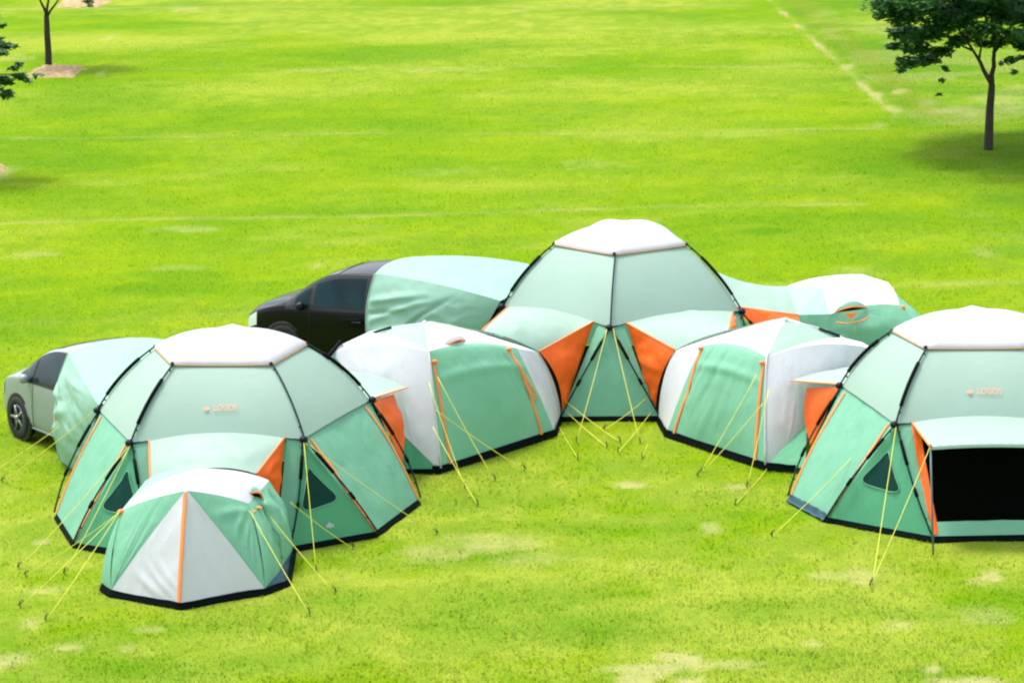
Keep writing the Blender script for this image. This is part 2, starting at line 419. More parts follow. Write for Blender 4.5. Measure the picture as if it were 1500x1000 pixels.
# ---- a generic cloth shell assembled from patches
def V3(*a): return Vector(a)
def shell(root, C, items, seed=1.0):
    C = Vector(C); out = {}
    for i, it in enumerate(items):
        nm, mat, A, B, Cc, Dd = it[:6]; kw = it[6] if len(it) > 6 else {}
        bows = {}
        for key, (p, q) in {'AB': (A, B), 'BC': (B, Cc), 'DC': (Dd, Cc), 'AD': (A, Dd)}.items():
            if key in kw:
                mag = kw[key]
                if isinstance(mag, (int, float)):
                    bows[key] = ((Vector(p) + Vector(q)) / 2 - C).normalized() * mag
                else: bows[key] = Vector(mag)
        p = Patch(A, B, Cc, Dd, bows, C, kw.get('bulge', 0), kw.get('wr', .02), kw.get('wdir'), seed + i * 3.3, kw.get('cr'), kw.get('bt', 1.0))
        out[nm + str(i)] = p; out[i] = p
        mb = MB(); n = kw.get('n', 18); mb.add(*p.grid(n, n, off=kw.get('off', 0))); mb.build(nm, M[mat] if isinstance(mat, str) else mat, root, True, kw.get('label'))
    return out
def loc_of(pts):
    c = sum((Vector(p) for p in pts), Vector()) / len(pts); c.z = 0; return c
def vent(root, a, b, up, out_, mat='mint'):
    """hooded eyebrow vent: dark slot under an orange rimmed hood"""
    a, b = Vector(a), Vector(b); up = Vector(up); out_ = Vector(out_)
    n = 12; rim = []; slot = []; back = []
    for i in range(n + 1):
        t = i / n; q = math.sin(math.pi * t)
        base = a.lerp(b, t)
        rim.append(base + up * (.05 * q) + out_ * (.06 * q + .012)); slot.append(base - up * .01 + out_ * .008); back.append(base + up * (.15 * q ** .6) + out_ * .0)
    vs = []; fs = []
    for i in range(n + 1): vs += [back[i], back[i].lerp(rim[i], .5) + out_ * .01 + up * .015, rim[i]]
    for i in range(n):
        for k in range(2): fs.append((3 * i + k, 3 * i + 3 + k, 3 * i + 4 + k, 3 * i + 1 + k))
    v = mesh_obj('vent_hood', vs, fs, M[mat], root)
    MB().tube(rim, .014, 6).build('rim_tape', M['zip'], v)
    vs = []; fs = []
    for i in range(n + 1): vs += [rim[i] - out_ * .02, slot[i]]
    for i in range(n): fs.append((2 * i, 2 * i + 2, 2 * i + 3, 2 * i + 1))
    mesh_obj('vent_slot', vs, fs, M['black'], v)
def seam_pole(root, pts, r=.012, mat='pole', name='pole'):
    return MB().tube(pts, r, 6).build(name, M[mat], root)
Z = lambda p, z: Vector((p[0], p[1], z))

# ================= low tent between the left and the middle dome
A = V(622, 473, 51.1); N1 = G(645, 691); N2 = G(812, 637); S1 = V(628, 515, 50.15); S2 = V(757, 510, 51.55)
LMp = V(545, 488, 51.3); SB1 = V(486, 517, 50.75); TT = V(790, 516, 52.25); TTb = G(822, 613)
WL = V(567, 612, 49.72); B1 = V3(-2.6, 50.8, 0.05); B2 = V3(-1.0, 52.75, 0.05); SB2 = V3(-.95, 52.55, 1.3)
CLc = V3(-1.0, 51.15, .5)
cl = empty('low_tent', (-1.0, 51.15, 0), 'low mint and white tent linking the left dome tent to the middle dome tent', 'tent', 'low tents')
up6 = .055
pc = shell(cl, CLc, [
    ('door_panel', 'wall', S1, S2, Z(N2, up6), Z(N1, up6), {'AB': (-.02, -.05, .11), 'BC': .02, 'AD': .03, 'bulge': .11, 'bt': .55, 'wr': .014, 'n': 40, 'wdir': (1.6, 1.6, 1.6), 'cr': [(.05, .27, .97, .25, .030, .05)] + rcr(4, 9, .02, .25)}),
    ('roof_panel', 'white', A, A + V3(.02, .02, 0), S2, S1, {'DC': (-.02, -.05, .11), 'BC': .07, 'AD': .03, 'wr': .01}),
    ('roof_panel', 'roof', LMp, A, S1, S1 + V3(-.01, 0, 0), {'BC': .03, 'AB': .04, 'DC': 0, 'AD': .09, 'wr': .01}),
    ('end_panel', 'white', SB1, S1, Z(N1, .02), WL, {'BC': .06, 'AB': (0, -.05, .13), 'DC': 0.02, 'bulge': .03, 'wr': .012, 'n': 30, 'cr': rcr(21, 6, .015)}),
    ('roof_panel', 'white', LMp, LMp + V3(.01, 0, 0), S1, SB1, {'DC': (0, -.05, .13), 'BC': .09, 'AD': .04, 'wr': .006}),
    ('end_strip', 'white', S2, TT, Z(TTb, .03), Z(N2, .03), {'BC': (.06, -.01, .02), 'AD': .02, 'wr': .02}),
    ('roof_panel', 'white', A, A + V3(.01, .01, 0), TT, S2, {'AD': .07, 'BC': .05, 'wr': .01}),
    ('roof_panel', 'roof', A, A + V3(0, .01, 0), SB2, TT, {'AD': .1, 'BC': .1, 'wr': .01}),
    ('roof_panel', 'roof', A, LMp, SB1, SB2, {'AD': .1, 'wr': .01}),
    ('back_panel', 'wall', SB1, SB2, B2, B1, {'bulge': .1, 'wr': .02}),
    ('end_panel', 'white', TT, SB2, B2, Z(TTb, .03), {'wr': .02}),
], 11)
d0 = pc[0]
zipstrip(d0, [(.035, .10), (.06, .55), (.085, .99)], cl, .05); zipstrip(d0, [(.86, .05), (.895, .55), (.885, .99)], cl, .05)
for sx, tx in ((.035, .1), (.86, .05)): MB().ball(d0(sx, tx, .02), .045, (1.2, .6, .7)).build('toggle_flap', M['zip'], cl)
for j in range(5):
    pass
mbp = MB(); mbp.add(*d0.grid(5, 12, .895, .955, .32, .62, .014)); mbp.build('printed_strip', M['logo2'], cl)
vent(cl, V(648, 509, 50.45), V(681, 499, 50.8), (0, -.1, 1), (.5, -.8, .2), 'white')
seam_pole(cl, [A, V(600, 477, 51.2), V(570, 483, 51.25), V(545, 488, 51.25) + V3(0, 0, .02), V(515, 500, 51.0), V(497, 508, 50.8), V(487, 520, 50.7), V(482, 535, 50.5)], .02, 'white')
seam_pole(cl, [V(500, 500, 50.85), V(494, 507, 50.8), V(486, 516, 50.7), V(480, 524, 50.6)], .035, 'sleeve', 'pole_sleeve')
seam_pole(cl, [V(573, 479, 51.15), V(560, 483, 51.1), V(548, 487, 51.1)], .02, 'pole', 'pole_sleeve')
seam_pole(cl, [A, V(626, 492, 50.6), S1 + V3(0, -.02, .01)] + [d0(0, t / 8, .012) for t in range(1, 9)], .014, 'white')
MB().ball(A + V3(0, 0, .0), .04).build('hub', M['white'], cl)
skirt(cl, [WL * .0 + Z(G(585, 690), 0), N1, N2, TTb], h=.09, centre=CLc)
# side wall closing off the gap under the white flap
shell(cl, CLc, [('lower_wall', 'trimat', WL, WL + V3(.02, 0, .0), Z(N1, .05), Z(G(575, 692), .05), {'wr': .015}),])

# ================= low tent between the middle and the right dome
A2 = V(1150, 469, 51.1); M1 = G(1122, 686); M2 = G(977, 638); T1_ = V(1123, 523, 50.1); T2_ = V(1027, 507, 51.4)
LM2 = V(1238, 497, 51.2); SC1 = V(1277, 511, 50.65); UU = V(987, 514, 52.1); UUb = G(965, 617)
WR = V(1180, 622, 49.75); C1 = V3(5.6, 50.9, .05); C2 = V3(4.2, 52.8, .05); SC2 = V3(4.1, 52.55, 1.3)
CRc = V3(4.0, 51.1, .5)
cR = empty('low_tent', (4.0, 51.1, 0), 'low mint and white tent linking the middle dome tent to the right dome tent', 'tent', 'low tents')
pr = shell(cR, CRc, [
    ('door_panel', 'wall', T2_, T1_, Z(M1, up6), Z(M2, up6), {'AB': (.02, -.05, .12), 'AD': .02, 'BC': .03, 'bulge': .11, 'bt': .55, 'wr': .014, 'n': 40, 'wdir': (1.6, 1.6, 1.6), 'cr': [(.03, .25, .95, .27, .030, .05)] + rcr(8, 9, .02, -.3)}),
    ('roof_panel', 'white', A2 - V3(.02, 0, 0), A2, T1_, T2_, {'DC': (.02, -.05, .12), 'AD': .07, 'BC': .03, 'wr': .01}),
    ('roof_panel', 'roof', A2, LM2, T1_ + V3(.01, 0, 0), T1_, {'AD': .03, 'AB': .03, 'BC': .1, 'wr': .01}),
    ('end_panel', 'white', T1_, SC1, WR, Z(M1, .02), {'AD': .04, 'AB': (0, -.05, .14), 'bulge': .03, 'wr': .012, 'n': 30, 'cr': rcr(22, 6, .015)}),
    ('roof_panel', 'white', LM2, LM2 + V3(.01, 0, 0), SC1, T1_, {'DC': (0, -.05, .14), 'AD': .1, 'BC': .03, 'wr': .006}),
    ('end_strip', 'white', UU, T2_, Z(M2, .03), Z(UUb, .03), {'AD': (-.06, -.01, .02), 'BC': .02, 'wr': .02}),
    ('roof_panel', 'white', A2 - V3(.01, 0, 0), A2, T2_, UU, {'BC': .07, 'AD': .05, 'wr': .01}),
    ('roof_panel', 'roof', A2, A2 + V3(0, .01, 0), SC2, UU, {'AD': .1, 'BC': .1, 'wr': .01}),
    ('roof_panel', 'roof', A2, LM2, SC1, SC2, {'AD': .1, 'wr': .01}),
    ('back_panel', 'wall', SC1, SC2, C2, C1, {'bulge': .1, 'wr': .02}),
    ('end_panel', 'white', UU, SC2, C2, Z(UUb, .03), {'wr': .02}),
], 37)
d1 = pr[0]
zipstrip(d1, [(.05, .04), (.09, .55), (.075, .99)], cR, .05); zipstrip(d1, [(.965, .07), (.93, .55), (.90, .99)], cR, .055)
for sx, tx in ((.05, .04), (.965, .07)): MB().ball(d1(sx, tx, .02), .045, (1.2, .6, .7)).build('toggle_flap', M['zip'], cR)
vent(cR, V(1083, 500, 50.95), V(1112, 508, 50.55), (0, -.1, 1), (-.4, -.85, .2), 'white')
seam_pole(cR, [A2, V(1180, 476, 51.15), V(1210, 484, 51.15), V(1238, 497, 51.15), V(1262, 503, 50.9), V(1279, 512, 50.6)], .02, 'white')
seam_pole(cR, [V(1200, 481, 51.1), V(1214, 486, 51.1), V(1230, 492, 51.1)], .022, 'pole', 'pole_sleeve')
seam_pole(cR, [A2, V(1136, 495, 50.6), T1_ + V3(0, -.02, .01)] + [d1(1, t / 8, .012) for t in range(1, 9)], .014, 'white')
MB().ball(A2, .04).build('hub', M['white'], cR)
skirt(cR, [UUb, M2, M1, G(1166, 689)], h=.09, centre=CRc)
shell(cR, CRc, [('lower_wall', 'trimat', WR, WR + V3(.02, 0, 0), Z(G(1180, 690), .05), Z(M1, .05), {'wr': .015})])

# ================= low tent in front of the left dome
yA = 44.75
Af = V(288, 687, yA); Fr = V(273, 718, 43.8); SLf = V(179, 746, 44.4); SRf = V(364, 737, 44.4)
BSR = V(394, 703, 45.35); BSL = V(213, 704, 45.5)
Tip = G(265, 890); KL = G(163, 871); KR = G(388, 868); ML = G(149, 862); MR = G(422, 856); BR = G(430, 808); BL = V3(-5.35, 45.8, 0)
FLc = V3(-4.12, 44.9, .45)
fl = empty('low_tent', (-4.12, 44.9, 0), 'low tent with white front and one orange zip, nearest the camera at left', 'tent', 'low tents')
MRh = V(408, 838, MR.y + .1); BRh = BR + V3(0, 0, .05)
pf = shell(fl, FLc, [
    ('front_panel', 'white', Fr - V3(.01, 0, 0), Fr, Z(Tip, up6), Z(KL, up6), {'AD': .05, 'BC': .05, 'bulge': -.015, 'wr': .010, 'n': 34, 'cr': [(.35, .72, .95, .98, .02, .02), (.45, .62, .98, .9, .015, .02), (.2, .8, .75, .99, .02, .03), (.3, .6, .8, .85, .01, .02)]}),
    ('front_panel', 'white', Fr, Fr + V3(.01, 0, 0), Z(KR, up6), Z(Tip, up6), {'AD': .05, 'BC': .05, 'bulge': -.015, 'wr': .010, 'n': 30, 'cr': rcr(31, 4, .008)}),
    ('side_gore', 'mint2', SLf, Fr, Z(KL, up6) + V3(.01, 0, 0), Z(KL, up6), {'AB': .05, 'BC': .02, 'AD': .05, 'wr': .012, 'n': 30, 'cr': rcr(33, 5, .014)}),
    ('side_gore', 'mint2', Fr, SRf, Z(KR, up6), Z(KR, up6) - V3(.01, 0, 0), {'AB': .05, 'AD': .02, 'BC': .05, 'wr': .012, 'n': 34, 'cr': [(.25, .25, .95, .1, .03, .04), (.4, .45, .9, .12, .028, .04), (.5, .6, .95, .2, .02, .03), (.55, .8, .9, .35, .018, .03)]}),
    ('roof_panel', 'white', Af, Af + V3(.01, 0, 0), Fr, SLf, {'DC': .05, 'AD': .1, 'wr': .01}),
    ('roof_panel', 'white', Af, Af + V3(.01, 0, 0), SRf, Fr, {'DC': .05, 'BC': .1, 'wr': .01}),
    ('roof_panel', 'white', Af, BSR, SRf, SRf - V3(.01, 0, 0), {'AD': .1, 'AB': .06, 'BC': .04, 'wr': .01}),
    ('roof_panel', 'mint', Af, Af + V3(0, .01, 0), BSR, BSL, {'AD': .06, 'BC': .06, 'wr': .01}),
    ('roof_panel', 'mint', BSL, Af, SLf, SLf - V3(0, .01, 0), {'AB': .06, 'BC': .1, 'wr': .01}),
    ('side_gore', 'mint2', SLf, SLf + V3(.005, 0, 0), Z(KL, up6), Z(ML, .09), {'BC': .07, 'AD': .06, 'wr': .01}),
    ('side_gore', 'mint2', SRf, SRf + V3(.005, 0, 0), MRh, Z(KR, up6), {'AD': .07, 'BC': .08, 'wr': .03}),
    ('side_panel', 'mint2', SRf, BSR, BRh, MRh, {'AD': .08, 'BC': .06, 'AB': .05, 'bulge': .05, 'wr': .06, 'n': 26, 'wdir': (3, 3, 1.4)}),
    ('side_panel', 'mint2', BSL, SLf, Z(ML, .09), BL, {'bulge': .04, 'wr': .04}),
    ('mud_flap', 'blueskirt', MRh, BRh, BR + V3(.02, -.02, -.01), MR, {'wr': .02}),
    ('mud_flap', 'blueskirt', Z(KR, up6), MRh, MR, KR + V3(0, -.01, 0), {'wr': .02}),
    ('mud_flap', 'blueskirt', SLf.lerp(Z(ML, .09), .97), Z(KL, up6), KL, ML, {'wr': .01}),
], 71)
zipstrip(pf[0], [(.985, .02), (.985, .5), (.985, .99)], fl, .055, off=.02)
vent(fl, V(366, 722, 44.55), V(384, 736, 44.75), (0, 0, 1), (.8, -.5, .3), 'mint')
for uv, yy in (((368, 748), 44.4), ((364, 756), 44.38), ((377, 742), 44.5)): MB().ball(V(*uv, yy) + V3(.03, -.05, 0), .03, (1.3, .8, .7)).build('toggle_flap', M['zip'], fl)
MB().ball(SLf + V3(-.01, -.03, -.02), .045, (1.2, .8, .8)).build('toggle_flap', M['zip'], fl)
skirt(fl, [ML, KL, Tip, KR, MR, BR], h=.07, centre=FLc)
# rolled flap hanging on the right flank
pts = [pf[11](.18, t, .03 + .03 * math.sin(t * 14)) for t in [i / 12 * .8 + .08 for i in range(13)]]
MB().tube(pts, .035, 8, .02).build('rolled_flap', M['mint2'], fl)

# ================= low tent behind at right
FRc = V3(5.7, 55.6, .5)
fr = empty('low_tent', (5.7, 55.6, 0), 'low tent behind at right, with an orange rimmed vent facing the camera', 'tent', 'low tents')
P1 = V(1205, 420, 55.5); P2 = V(1264, 402, 56.2); P3 = V(1300, 413, 56.0); P4 = V(1318, 447, 55.1); P5 = V(1216, 460, 54.6); P6 = V(1153, 419, 56.1); P0 = V(1168, 461, 54.7)
Q1 = V3(4.6, 54.35, .05); Q2 = V3(7.05, 54.8, .05); Q3 = V3(7.3, 55.9, .05); Q4 = V3(6.6, 56.9, .05); Q5 = V3(4.3, 56.6, .05)
pq = shell(fr, FRc, [
    ('roof_panel', 'white', P2, P3, P4, P5, {'DC': (0, -.06, .08), 'BC': .04, 'AD': .02, 'bulge': .03, 'wr': .012}),
    ('roof_panel', 'white', P1, P2, P5 + V3(.01, 0, 0), P5, {'AD': .02, 'AB': .03, 'BC': .02, 'wr': .01}),
    ('roof_panel', 'white', P6, P2, P1 + V3(.01, 0, 0), P1, {'AB': .08, 'BC': .03, 'wr': .01}),
    ('roof_panel', 'mint', P1, P1 + V3(.005, 0, 0), P5, P0, {'BC': .02, 'wr': .01}),
    ('roof_panel', 'roof', P6, P1, P0 + V3(.01, 0, 0), P0, {'wr': .015}),
    ('side_panel', 'mint2', P5, P4, Q2, Q1, {'AB': (0, -.06, .08), 'bulge': .12, 'wr': .05, 'wdir': (1.2, 1.2, 3), 'n': 24}),
    ('side_panel', 'mint2', P4, P3, Q4, Q3, {'bulge': .05, 'wr': .03}),
    ('side_panel', 'mint2', P4, P4 + V3(.005, 0, 0), Q3, Q2, {'wr': .02}),
    ('side_panel', 'mint2', P0, P5, Q1 + V3(.01, 0, 0), Q1, {'wr': .02}),
    ('back_panel', 'wall', P3, P2, Q5, Q4, {'wr': .02}),
    ('back_panel', 'wall', P2, P6, Q5 + V3(-.01, 0, 0), Q5, {'wr': .02}),
], 91)
vent(fr, V(1223, 457, 54.5), V(1269, 451, 54.75), (0, -.1, 1), (.1, -.95, .2), 'mint')
tri = [V(1237, 459, 54.42), V(1257, 458, 54.42), V(1246, 469, 54.40)]
mesh_obj('orange_tag', tri + [p + V3(0, .012, 0) for p in tri], [(0, 1, 2), (5, 4, 3), (0, 3, 4, 1), (1, 4, 5, 2), (2, 5, 3, 0)], M['zip'], fr, False)
seam_pole(fr, [V(1224, 472, 54.42), V(1240, 474, 54.38), V(1262, 470, 54.4), V(1274, 464, 54.5)], .012, 'zip', 'printed_strip')
MB().ball(V(1322, 451, 55.1), .045, (1, .7, 1)).build('toggle_flap', M['zip'], fr)
skirt(fr, [Q1, Q2, Q3, Q4, Q5], h=.08, centre=FRc, closed=True)

# ================= linking tunnels
def tunnel(label, E1, E2, T1, T2, g1=None, g2=None, roofkw=None, gk1=None, gk2=None):
    pts = [E1, E2, T1, T2]; c = loc_of(pts)
    t = empty('link_tunnel', c, label, 'tent tunnel', 'tunnels linking the tents')
    CC = Z(c, .4)
    kw = {'bulge': .06, 'wr': .03, 'wdir': (1.8, 1.8, 1.8), 'n': 24}; kw.update(roofkw or {})
    # E1-E2 along the eave (left to right), T1 under E1, T2 under E2
    r_ = shell(t, CC, [('roof', 'roof', E1, E2, T2, T1, kw)], c.x)
    for g, E_, T_, gk in ((g1, E1, T1, gk1), (g2, E2, T2, gk2)):
        if g is not None:
            k2 = {'wr': .05, 'bulge': .03, 'wdir': (1.5, 1.5, 4), 'n': 20}; k2.update(gk or {})
            shell(t, CC, [('side_gusset', 'orange', E_, T_, g, g + V3(.004, 0, .0), k2)], c.y)
    if 'leading' not in label: MB().tube([r_[0](0, i / 10, .006) for i in range(11)], .012, 6).build('edge_tape', M['zip'], t)
    MB().tube([r_[0](1, i / 10, .006) for i in range(11)], .012, 6).build('edge_tape', M['zip'], t)
    return t
tL = tunnel('pale tunnel between the left dome tent and the low tent with white front', PL['w', 0](.10, 0, .02), PL['w', 0](.90, 0, .02), V(221, 716, 45.5), V(376, 694, 45.45),
       PL['w', 0](.105, .55, .01), PL['w', 0](.885, .58, .01), {'AB': (0, 0, .085), 'DC': (0, 0, .17), 'bulge': .05}, {'wr': .03}, {'wr': .05})
tA = tunnel('pale tunnel with orange side running from the middle dome tent toward the left dome tent', PC['w', 4](.04, 0, .02), PC['w', 4](.86, 0, .02), V(706, 484, 51.9), TT + V3(0, -.05, .02),
       V3(*V(722, 480, 52.6)) * 1.0, V(823, 606, 52.45), {'AB': (0, 0, .075), 'DC': (0.02, 0, .03), 'bulge': .12}, {}, {'BC': (.10, -.02, .05), 'bulge': .05})
tB = tunnel('pale tunnel with orange side running from the middle dome tent toward the right dome tent', PC['w', 0](.12, 0, .02), PC['w', 0](.95, 0, .02), V(989, 513, 52.05), V(1068, 483, 51.9),
       V(961, 606, 52.4), V(1078, 480, 52.7), {'AB': (0, 0, .075), 'DC': (-.02, 0, .03), 'bulge': .12}, {'BC': (-.08, -.02, .05), 'bulge': .05}, {})
e2, e3 = DL['e', 2], DL['e', 3]
tC = tunnel('short tunnel with orange side joining the right flank of the left dome tent', e3 + V3(.05, 0, 0), e2 + V3(.02, .03, .02), V(503, 543, 50.35), V(597, 568, 49.78),
       None, None, {'DC': (0, 0, .06), 'bulge': .03})
shell(tC, Z(loc_of([e2]), .4), [('side_gusset', 'orange', e2 + V3(.03, -.02, .0), V(577, 577, 49.62), V(593, 640, 49.5), V(590, 676, 49.2), {'BC': (.01, 0, 0), 'wr': .05, 'bulge': .03, 'n': 26, 'wdir': (3, 3, 3)})], 15)
e3r, e4r = DR['e', 3], DR['e', 4]
tD = tunnel('short tunnel with orange side joining the left flank of the right dome tent', e4r + V3(-.02, .03, .02), e3r + V3(-.05, 0, 0), V(1158, 558, 49.85), V(1262, 540, 50.3),
       None, None, {'DC': (0, 0, .06), 'bulge': .03})
shell(tD, Z(loc_of([e4r]), .4), [('side_gusset', 'orange', V(1182, 568, 49.72), e4r + V3(-.03, -.02, .0), V(1187, 652, 49.3), V(1180, 624, 49.6), {'AD': (-.03, 0, 0), 'wr': .03, 'bulge': .02})], 5)
tE = tunnel('tunnel with red orange underside leading to the low tent behind at right', V(1040, 393, 55.5), PC['w', 1](.10, 0, .03), P6, P0 + V3(0, -.03, 0),
       None, None, {'AB': (0, 0, .04), 'AD': (0, 0, -.09), 'bulge': .03})
shell(tE, Z(loc_of([P0]), .4), [('front_gusset', 'orange', PC['w', 1](.10, 0, .03), P0 + V3(0, -.04, 0), V(1178, 486, 54.3), V(1106, 486, 54.0), {'AB': (0, 0, .012), 'wr': .03, 'n': 20})], 15)

# ================= raised awning and dark doorway of the right dome
w0 = PR['w', 0]
mb = MB(); mb.add(*w0.grid(20, 16, .08, .92, .02, .995, -.06)); mb.build('dark_interior_sheet', M['black'], dr)  # black sheet stands in for the dark interior behind the doorway
sill = MB(); sill.add(*w0.grid(30, 5, .02, .98, .875, 1.0, .004)); sill.build('door_sill', M['wall'], dr)
AL = V(1363, 654, 45.35); ax = Vector((math.cos(R(-92.53)), math.sin(R(-92.53)), 0)); cen = V3(6.285, 47.956, 0)
rel = AL - cen; par = ax * rel.dot(ax); AR = cen + par * 2 - rel; AR.z = AL.z
AR.x = cen.x + (par * 2 - rel).x
aw = Patch(w0(.09, 0, .02), w0(.91, 0, .02), AR, AL, {'AB': (0, 0, .085), 'DC': (0, 0, .03)}, None, .0, .012)
awo = MB().add(*aw.grid(24, 12)).add([aw(i / 12, 1) - V3(0, 0, .0) for i in range(13)] + [aw(i / 12, 1) - V3(0, 0, .045) for i in range(13)], [(i, i + 1, i + 14, i + 13) for i in range(12)]).build('awning', M['roof'], dr)
for side, cor in ((0, AL), (1, AR)):
    g = G(1367, 813) if side == 0 else Z(AR, 0)
    po = MB().tube([g, cor + V3(0, 0, .02)], .013, 8).build('awning_pole', M['steel'], dr)
    MB().ball(cor + V3(0, 0, .02), .022).build('tip', M['zip'], po)
    u0, u1 = (.085, .135) if side == 0 else (.915, .865)
    fb = MB(); vs = []; fs = []
    for j in range(15):
        v = j / 14; k = .022 * math.sin(v * 9)
        for i in range(4): vs.append(w0(u0 * (1 - v) + (.02 if side == 0 else .98) * v + (u1 - u0) * i / 3, v * .985, .015 + .02 * math.sin(i * 1.3 + v * 7)))
    for j in range(14):
        for i in range(3): fs.append((4 * j + i, 4 * j + i + 1, 4 * j + i + 5, 4 * j + i + 4))
    fb.add(vs, fs); fb.build('side_flap', M['orange'], dr)
MB().tube([aw(0, i / 8, .006) for i in range(9)], .012, 6).build('edge_tape', M['zip'], dr)
for i in range(12):       # bunched mud flap at the left corner
    pass
fl2 = MB(); p_, q_ = DR['b', 4, 1], DR['b', 0, -1]
vs = []; fs = []
for i in range(25):
    t = i / 24; b_ = p_.lerp(q_, t * .95)
    for k in range(5): vs.append(b_ + outR(b_) * V3(1, 1, 0).length * 0 + V3(-.05 * k / 4, -.05 * k / 4, .09 * (1 - k / 4) ** 1.5 + .022 * noise.noise(V3(i * .31, k * .5, 2)) + .012))
for i in range(24):
    for k in range(4): fs.append((5 * i + k, 5 * i + 5 + k, 5 * i + 6 + k, 5 * i + 1 + k))
fl2.add(vs, fs).build('mud_flap', M['blueskirt'], dr)

# ================= guy ropes
def ropes(root, lst):
    for (a, b) in lst: rope(root, a, G(*b))
hubL0, hubL1 = DL['e', 0] + V3(0, -.06, 0), DL['e', 1] + V3(.02, -.06, 0)
ropes(dl, [(hubL0, (30, 830)), (hubL0, (96, 838)), (hubL1, (463, 834)), (hubL1, (637, 781)), (DL['e', 4] + V3(-.1, -.1, 0), (5, 705)), (V(107, 610, 49.9), (-25, 700)), (V(425, 735, 45.6), (514, 801))])
ropes(fl, [(SLf + V3(-.02, -.04, 0), (32, 886)), (SLf + V3(-.02, -.04, 0), (69, 906)), (V(178, 748, 44.35), (40, 842)), (SRf + V3(0, -.05, -.05), (452, 897)), (V(384, 742, 44.6), (489, 866))])
ropes(cl, [(V(628, 560, 49.9), (680, 712)), (V(634, 625, 49.6), (699, 738)), (V(641, 552, 49.9), (723, 701)), (V(638, 600, 49.7), (766, 687)), (V(816, 619, 52.2), (846, 670))])
hubC = DC['e', 0] + V3(0, -.06, 0)
ropes(dc, [(hubC + V3(-.04, 0, 0), (845, 646)), (hubC + V3(.05, 0, 0), (937, 647)), (V(827, 586, 52.4), (907, 646)), (V(826, 599, 52.4), (888, 653)), (V(947, 583, 52.4), (887, 628)), (V(955, 602, 52.4), (906, 661)), (V(960, 620, 52.2), (941, 669))])
ropes(cR, [(V(1108, 549, 49.9), (1024, 696)), (V(1118, 590, 49.6), (1030, 690)), (V(1126, 570, 49.5), (1095, 711)), (V(1123, 687, 49.3), (1078, 737))])
hubR = DR['e', 0] + V3(0, -.06, 0)
ropes(dr, [(hubR, (1278, 853)), (AL + V3(0, 0, .01), (1276, 856)), (V(1250, 668, 46.9), (1133, 783))])
ropes(fr, [(V(1252, 478, 54.3), (1251, 540))])
